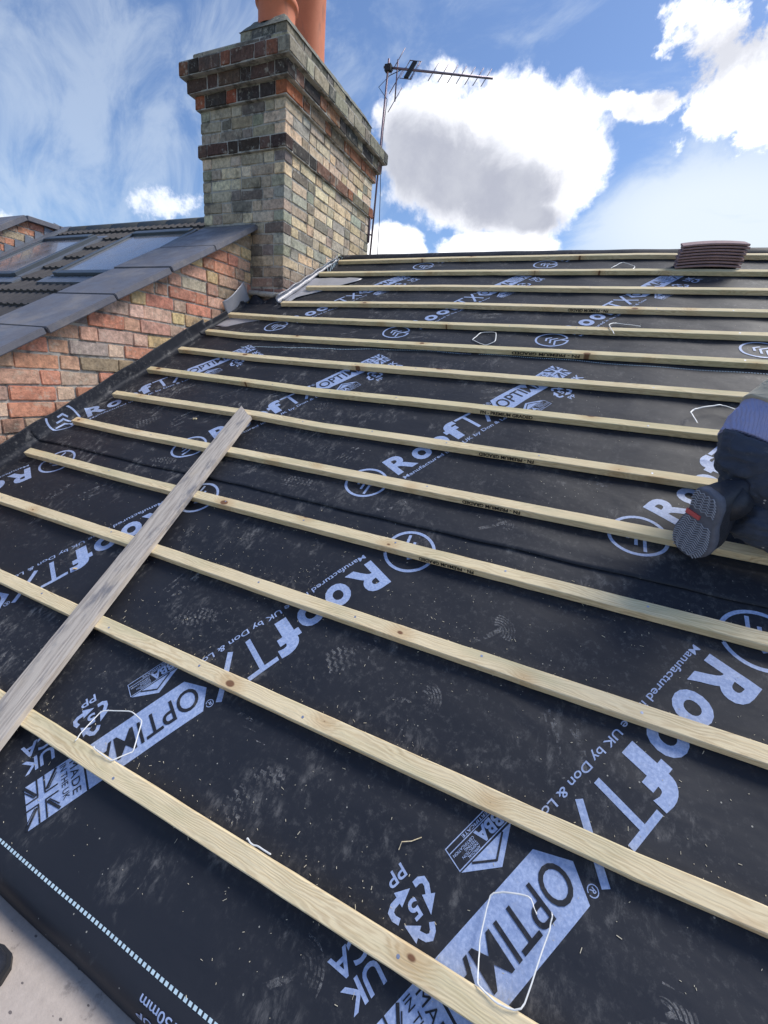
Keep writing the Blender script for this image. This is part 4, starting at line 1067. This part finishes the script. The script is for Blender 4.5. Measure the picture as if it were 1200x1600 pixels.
loop([(-1.57, 13.985, -.002), (-1.48, 13.987, -.002), (-1.36, 13.985, -.002)], 'short white strap end poking from behind the lowest batten', .0016)

# ------------------------------------------------------------------ chips, splinters
def chip(u, K, s, label):
    bm = bmesh.new(); c = surf(u, K, s * .3, 10.68); box(bm, c, (Vector((.9, .3, .1)).normalized(), Vector((-.3, .9, .2)).normalized(), NV), (s, s * .5, s * .35), jit=s * .15)
    bmesh.ops.bevel(bm, geom=bm.edges[:], offset=s * .1, segments=1, affect='EDGES')
    o_ = from_bm('wood_chip', bm, M_batten); setp(o_, label, 'wood chip'); base(o_)
chip(-4.72, 7.0, .014, 'small pale wood block resting behind the seventh batten')
chip(-6.33, 9.35, .011, 'pale wood chip on the membrane below the ninth batten, left of the plank')
chip(-5.42, 12.62, .007, 'white wood chip left of the plank by the large blue letter')
bm = bmesh.new(); rnd = random.Random(3)
for q in range(1500):
    if q < 800: u = rnd.uniform(-4.5, 2.6); K = rnd.uniform(10.8, 14.9)
    else: u = rnd.uniform(-8.8, 4.5); K = rnd.uniform(4.5, 14.6)
    if rnd.random() < .35: K = round(K) - abs(rnd.gauss(0, .10)) - .02
    if K > 14.88 or K < 4.3: continue
    ln = rnd.choice([.0008, .001, .001, .0013, .0016, .002, .0035]) * rnd.uniform(.6, 1.4); wd = rnd.uniform(.0003, .0006); a = rnd.uniform(0, 6.28)
    bot_ = 99 if K > 10.72 else (10.68 if K > 6.15 else 6.12)
    c = surf(u, K, .0022, bot_); d = Vector((math.cos(a), 0, 0)) + VV * math.sin(a); e = NV.cross(d)
    if K > 14.8: continue
    box(bm, c, (d, e, NV), (ln, wd, wd * .8))
o = from_bm('sawdust', bm, simple('pale_splinters', (.62, .56, .42), .9, var=.3, sc_=300)); setp(o, 'fine pale sawdust and splinters scattered over the black membrane', 'sawdust', kind='stuff')
bm = bmesh.new(); tube(bm, [surf(-.535, 13.60, .004), surf(-.53, 13.55, .008), surf(-.47, 13.52, .005), surf(-.41, 13.47, .003)], .0009, 5)
o = from_bm('wood_splinter', bm, M_batten); setp(o, 'bent pale splinter on the membrane above the recycling symbol', 'splinter'); base(o)

# ------------------------------------------------------------------ kneeling worker
def PH(x, y, h):
    """roof-relative point: seen direction and height above the battens turned into roof metres"""
    d = RIGHT * ((x - 600) / FPX) + DOWN * ((y - 800) / FPX) + FWD
    t = -(HCAM - h) / d.dot(NV); return d * t + Vector((0, 0, H))
def skinned(nodes, edges, root, lev=2):
    me = bpy.data.meshes.new('s'); me.from_pydata([n_[0] for n_ in nodes], edges, [])
    o_ = bpy.data.objects.new('s', me); COL.objects.link(o_)
    md = o_.modifiers.new('k', 'SKIN'); md.use_smooth_shade = True
    me.skin_vertices.new() if hasattr(me, 'skin_vertices') and not me.skin_vertices else None
    for i_, n_ in enumerate(nodes):
        sv = me.skin_vertices[0].data[i_]; sv.radius = (n_[1], n_[2] if len(n_) > 2 else n_[1]); sv.use_root = (i_ == root)
    sb = o_.modifiers.new('b', 'SUBSURF'); sb.levels = lev; sb.render_levels = lev
    dg = bpy.context.evaluated_depsgraph_get(); dg.update(); m2 = bpy.data.meshes.new_from_object(o_.evaluated_get(dg)); bpy.data.objects.remove(o_)
    return m2
toe, heel = PH(1067, 862, .012), PH(1106, 768, .240)
pelvis = PH(1166, 724, .220)
waist = PH(1186, 692, .262); mid = PH(1222, 664, .300); chest = PH(1305, 615, .37); neck = PH(1375, 560, .43); head = PH(1415, 535, .46)
shinm = PH(1215, 842, .080); knee = PH(1345, 874, .075); ankle = PH(1152, 806, .130)
off2 = Vector((.18, .16, .06))
hipL = pelvis + Vector((.02, -.02, -.03)); hipR = pelvis + Vector((.13, .20, .04))
kneeR = PH(1330, 760, .10); ankR = PH(1225, 770, .10); toeR = ankR + Vector((-.05, -.06, -.07))
man = empty('person', pelvis - NV * .27, 'kneeling worker seen from behind at right, dark navy trousers, lavender shirt and khaki top', 'person')
shL = chest + Vector((-.05, -.15, .03)); shR = chest + Vector((.12, .17, .02)); elL = shL + Vector((.24, .16, -.16)); elR = shR + Vector((.22, .05, -.20)); haL = elL + Vector((.22, .08, -.06)); haR = elR + Vector((.2, .05, -.05))
nodes = [(pelvis, .09, .08), (waist, .085, .08), (mid, .09, .085), (chest, .10, .09), (neck, .045), (head, .06), (head + (head - neck).normalized() * .11, .075), (head + (head - neck).normalized() * .19, .045),
         (hipL, .07), (knee, .040), (shinm, .028), (ankle.lerp(shinm, .4), .018), (hipR, .07), (kneeR, .045), (ankR, .035), (shL, .05), (elL, .035), (haL, .024), (shR, .05), (elR, .035), (haR, .024)]
edges = [(0, 1), (1, 2), (2, 3), (3, 4), (4, 5), (5, 6), (6, 7), (0, 8), (8, 9), (9, 10), (10, 11), (0, 12), (12, 13), (13, 14), (3, 15), (15, 16), (16, 17), (3, 18), (18, 19), (19, 20)]
for hnd, el_ in ((17, elL), (20, elR)):
    hp = nodes[hnd][0]; fd = (hp - el_).normalized(); sd_ = fd.cross(Vector((0, 0, 1))).normalized(); palm = hp + fd * .06
    nodes.append((palm, .026, .014)); pi = len(nodes) - 1; edges.append((hnd, pi))
    for f in range(4):
        b0_ = palm + fd * .035 + sd_ * (.028 - .0185 * f); L_ = (.055, .068, .062, .048)[f]
        nodes.append((b0_, .009)); a1 = len(nodes) - 1; nodes.append((b0_ + fd * L_ * .6 - Vector((0, 0, .012)), .008)); nodes.append((b0_ + fd * L_ * .9 - Vector((0, 0, .036)), .007)); edges += [(pi, a1), (a1, a1 + 1), (a1 + 1, a1 + 2)]
    nodes.append((hp + fd * .03 + sd_ * .045, .010)); nodes.append((hp + fd * .065 + sd_ * .058 - Vector((0, 0, .015)), .009)); a1 = len(nodes) - 2; edges += [(hnd, a1), (a1, a1 + 1)]
me = skinned(nodes, edges, 0, 1)
o = link('body', me, M_skin, None, True); adopt(man, o)
for v in me.polygons: v.use_smooth = True
bm = bmesh.new(); bmesh.ops.create_icosphere(bm, subdivisions=3, radius=1); hc = head + (head - neck).normalized() * .135
for v in bm.verts: v.co = hc + Vector((v.co.x * .082, v.co.y * .092, v.co.z * .088)) * (1 + .03 * noise.noise(v.co * 6))
o = from_bm('hair', bm, M_hair, smooth=True); adopt(man, o)
def rumple(me, amp, sc_, seed):
    me.calc_loop_triangles(); nr = [v.normal.copy() for v in me.vertices]
    for v, n_ in zip(me.vertices, nr):
        p = v.co; f = noise.noise(Vector((p.x * sc_ + seed, p.y * sc_, p.z * sc_ * 1.6))) + .5 * noise.noise(p * sc_ * 2.3) 
        rid = 1 - abs(noise.noise(Vector((p.x * sc_ * .9, p.y * sc_ * .9, p.z * sc_ * 2.2 + seed)))) * 2
        v.co += n_ * amp * (f + .7 * rid - .4)
tn = [(pelvis + Vector((.01, .03, 0)), .138, .135), (waist.lerp(mid, .18), .122, .118), (hipL, .098), (hipL.lerp(knee, .5) + Vector((0, 0, .03)), .085), (knee + NV * .01, .068), (shinm + NV * .012, .062), (ankle.lerp(shinm, .25), .056), (ankle + (ankle - shinm).normalized() * -.0, .052),
      (hipR, .098), (hipR.lerp(kneeR, .5), .088), (kneeR, .070), (kneeR.lerp(ankR, .5), .062), (ankR, .055)]
me = skinned(tn, [(0, 1), (0, 2), (2, 3), (3, 4), (4, 5), (5, 6), (6, 7), (0, 8), (8, 9), (9, 10), (10, 11), (11, 12)], 0, 4); rumple(me, .010, 21, 2)
o = link('trousers', me, M_trouser, None, True); adopt(man, o); o['label'] = 'dark navy work trousers with white flecks'
# pocket flap on the seat
def garment(pts, amp, sc_, seed, seg=56, n=60):
    """cloth tube through (point, radius) pairs with turned-in ends and soft folds"""
    m_ = len(pts) - 1; ps = []
    for i_ in range(n + 1):
        t = i_ / n * m_; k = min(int(t), m_ - 1); f = t - k
        p0, p1, p2, p3 = (pts[max(0, min(m_, k + q))][0] for q in (-1, 0, 1, 2)); r0, r1 = pts[k][1], pts[k + 1][1]
        c = .5 * ((2 * p1) + (p2 - p0) * f + (2 * p0 - 5 * p1 + 4 * p2 - p3) * f * f + (-p0 + 3 * p1 - 3 * p2 + p3) * f ** 3)
        ps.append((c, r0 + (r1 - r0) * smooth(f)))
    bm_ = bmesh.new(); rings_ = []; side_ = None
    ps = [(ps[0][0] + (ps[1][0] - ps[0][0]) * .5, ps[0][1] * .80), (ps[0][0], ps[0][1] * .97)] + ps[1:] + [(ps[-1][0] + (ps[-1][0] - ps[-2][0]) * .4, ps[-1][1] * .8)]
    for i_, (c, rad) in enumerate(ps):
        d = (ps[min(i_ + 1, len(ps) - 1)][0] - ps[max(i_ - 1, 0)][0])
        if i_ <= 2: d = ps[4][0] - ps[2][0]
        d.normalize()
        if side_ is None: side_ = d.cross(Vector((0, 0, 1))).normalized()
        side_ = (side_ - d * side_.dot(d)).normalized(); t_ = side_.cross(d); row = []
        for a in range(seg):
            v = side_ * math.cos(a * 2 * math.pi / seg) + t_ * math.sin(a * 2 * math.pi / seg); p = c + v * rad
            f = noise.noise(Vector((p.x * sc_ + seed, p.y * sc_, p.z * sc_ * 1.7))) + .6 * (1 - 2 * abs(noise.noise(p * sc_ * 1.6 + Vector((0, 0, seed)))))
            row.append(bm_.verts.new(p + v * amp * f))
        rings_.append(row)
    for A, B in zip(rings_, rings_[1:]):
        for k in range(seg): bm_.faces.new((A[k], A[(k + 1) % seg], B[(k + 1) % seg], B[k]))
    bm_.faces.new(rings_[0]); bm_.faces.new(rings_[-1][::-1]); bmesh.ops.recalc_face_normals(bm_, faces=bm_.faces)
    return bm_
o = from_bm('shirt', garment([(pelvis.lerp(waist, .62), .100), (waist.lerp(mid, .5), .110), (mid, .114), (mid.lerp(chest, .35), .108)], .005, 17, 5), M_shirt, smooth=True); adopt(man, o)
o = from_bm('work_top', garment([(waist.lerp(mid, .70), .120), (mid.lerp(chest, .55), .124), (chest, .126), (chest.lerp(neck, .75), .070)], .007, 12, 8), M_khaki, smooth=True); adopt(man, o)
for a_, b_, c_ in ((shL, elL, haL), (shR, elR, haR)):
    o = from_bm('sleeve', garment([(chest.lerp(a_, .5), .075), (a_, .070), (b_, .052), (b_.lerp(c_, .75), .040)], .004, 14, 3, 32, 30), M_khaki, smooth=True); adopt(man, o)
# belt
bm = bmesh.new()
# boots
def boot(toe, heel, facing, name='boot', L=None):
    ax = (heel - toe); Ln = ax.length; ax.normalize(); nr = (facing - ax * facing.dot(ax)).normalized(); wd = ax.cross(nr).normalized()
    def wl(s): # half widths to each side
        a = .052 * math.sin(math.pi * min(1, max(0, s * 1.02 + .012)) ** .62) ** .55 if s < .55 else 0
        prof = [(0, .016), (.03, .034), (.08, .046), (.16, .056), (.28, .060), (.4, .056), (.52, .048), (.62, .042), (.72, .041), (.84, .042), (.93, .037), (.98, .027), (1, .012)]
        for (x0, y0), (x1, y1) in zip(prof, prof[1:]):
            if s <= x1: return y0 + (y1 - y0) * (s - x0) / (x1 - x0)
        return .01
    SS = [0, .012, .03, .06, .1, .16, .22, .28, .36, .44, .52, .6, .68, .76, .84, .9, .95, .98, 1]
    bs = bmesh.new(); rg0 = []
    for s in SS:
        c = toe + ax * Ln * s + wd * (.010 * math.sin(s * 3.0)); w_ = wl(s); hl = 0
        rg0.append([bs.verts.new(c + wd * w_ * a + nr * b_) for a, b_ in ((-1, -.022), (-1.04, -.004), (-.93, .002), (-.45, .003), (0, .003), (.45, .003), (.93, .002), (1.04, -.004), (1, -.022))])
    for A, B in zip(rg0, rg0[1:]):
        for k in range(9): bs.faces.new((A[k], A[(k + 1) % 9], B[(k + 1) % 9], B[k]))
    bs.faces.new(rg0[0]); bs.faces.new(rg0[-1][::-1]); bmesh.ops.recalc_face_normals(bs, faces=bs.faces)
    so_ = from_bm('sole', bs, M_sole, smooth=True)
    tr = bmesh.new()   # zigzag tread bars
    for r_ in range(26):
        s = .05 + r_ * .036
        if .56 < s < .70: continue
        c = toe + ax * Ln * s + wd * (.010 * math.sin(s * 3.0)); w_ = wl(s) * .90; pts = []; nzz = 9
        for q in range(nzz): pts.append(c + wd * (w_ * (-1 + 2 * q / (nzz - 1))) + ax * (.0034 if q % 2 else -.0034) + nr * .0045)
        tube(tr, pts, .0018, 4, up=nr)
    t_ = from_bm('tread', tr, simple('worn_tread', (.34, .36, .42), .6, var=.4, sc_=80)); t_.parent = so_
    rp_ = bmesh.new(); c = toe + ax * Ln * .63 + nr * .005 + wd * -.010; box(rp_, c, (wd, ax, nr), (.022, .007, .003), jit=.001); rr_ = from_bm('sole_badge', rp_, M_redp); rr_.parent = so_
    up = bmesh.new(); rgs = []
    for s in SS:
        c = toe + ax * Ln * s + wd * (.010 * math.sin(s * 3.0)); w_ = wl(s) * .97
        ht = .028 + .052 * smooth(s / .35) + .035 * smooth((s - .35) / .4) - (.02 * smooth((s - .93) / .07))
        ht *= .35 + .65 * smooth(s / .06 + .1)
        rgs.append([up.verts.new(c + wd * w_ * math.cos(R(a)) * (1.02 if a in (0, 180) else 1) - nr * (.020 + ht * math.sin(R(a)))) for a in range(0, 181, 18)] )
    for A, B in zip(rgs, rgs[1:]):
        for k in range(10): up.faces.new((A[k], A[k + 1], B[k + 1], B[k]))
    up.faces.new(rgs[0]); up.faces.new(rgs[-1][::-1]); bmesh.ops.recalc_face_normals(up, faces=up.faces)
    uo = from_bm(name, up, M_boot, smooth=True)
    for v in uo.data.vertices: v.co += v.normal * .003 * noise.noise(v.co * 30)
    cf = bmesh.new(); a_ = toe + ax * Ln * .86 - nr * .06; tube(cf, [a_, a_.lerp(ankle, .55) if name == 'boot' else a_ - nr * .03], [.046, .052], 16); co_ = from_bm('boot_collar', cf, M_boot, smooth=True); co_.parent = uo; so_.parent = uo
    adopt(man, uo)
    return uo
face = (CAMLOC - toe).normalized() * .78 + Vector((-.62, -.1, -.05))
b1_ = boot(toe, heel, face); b1_['label'] = 'grey-soled boot, sole towards the camera'
boot(toeR + Vector((.25, .2, .02)), toeR + Vector((.17, .16, .22)), Vector((-.8, -.5, 0)), 'other_boot')
# paint flecks on the seat of the trousers
# photographer's boot toe at the lower left corner
def toecap():
    bm_ = bmesh.new(); c = Vector((-.868, .196, H - 1.228)); rgs = []
    ax = Vector((.90, .42, 0)).normalized(); wd = Vector((-.42, .90, 0)).normalized()
    for s, w_, ht in ((-.24, .040, .10), (-.16, .044, .085), (-.08, .049, .060), (-.03, .047, .050), (.005, .040, .044), (.028, .028, .036), (.040, .012, .028)):
        rgs.append([bm_.verts.new(c + ax * s + wd * w_ * math.cos(R(a)) + Vector((0, 0, .012 + ht * math.sin(R(a))))) for a in range(0, 181, 15)])
    for A, B in zip(rgs, rgs[1:]):
        for k in range(12): bm_.faces.new((A[k], A[k + 1], B[k + 1], B[k]))
    bm_.faces.new(rgs[0]); bm_.faces.new(rgs[-1][::-1]); bmesh.ops.recalc_face_normals(bm_, faces=bm_.faces)
    b2 = bmesh.new(); rgs = []
    for s, w_ in ((-.24, .043), (-.08, .053), (-.03, .051), (.010, .044), (.036, .031), (.048, .012)):
        rgs.append([b2.verts.new(c + ax * s + wd * w_ * q + Vector((0, 0, zz))) for q, zz in ((-1, 0), (1, 0), (1, .014), (-1, .014))])
    for A, B in zip(rgs, rgs[1:]):
        for k in range(4): b2.faces.new((A[k], A[(k + 1) % 4], B[(k + 1) % 4], B[k]))
    b2.faces.new(rgs[0]); b2.faces.new(rgs[-1][::-1]); bmesh.ops.recalc_face_normals(b2, faces=b2.faces)
    e = empty('work_boot', c, 'toe of a dark boot on the gritty grey surface at the bottom left corner', 'boot')
    a = from_bm('upper', bm_, M_boot, smooth=True); b_ = from_bm('sole', b2, M_blackpl); adopt(e, a, b_)
toecap()
for o in sheets: pass
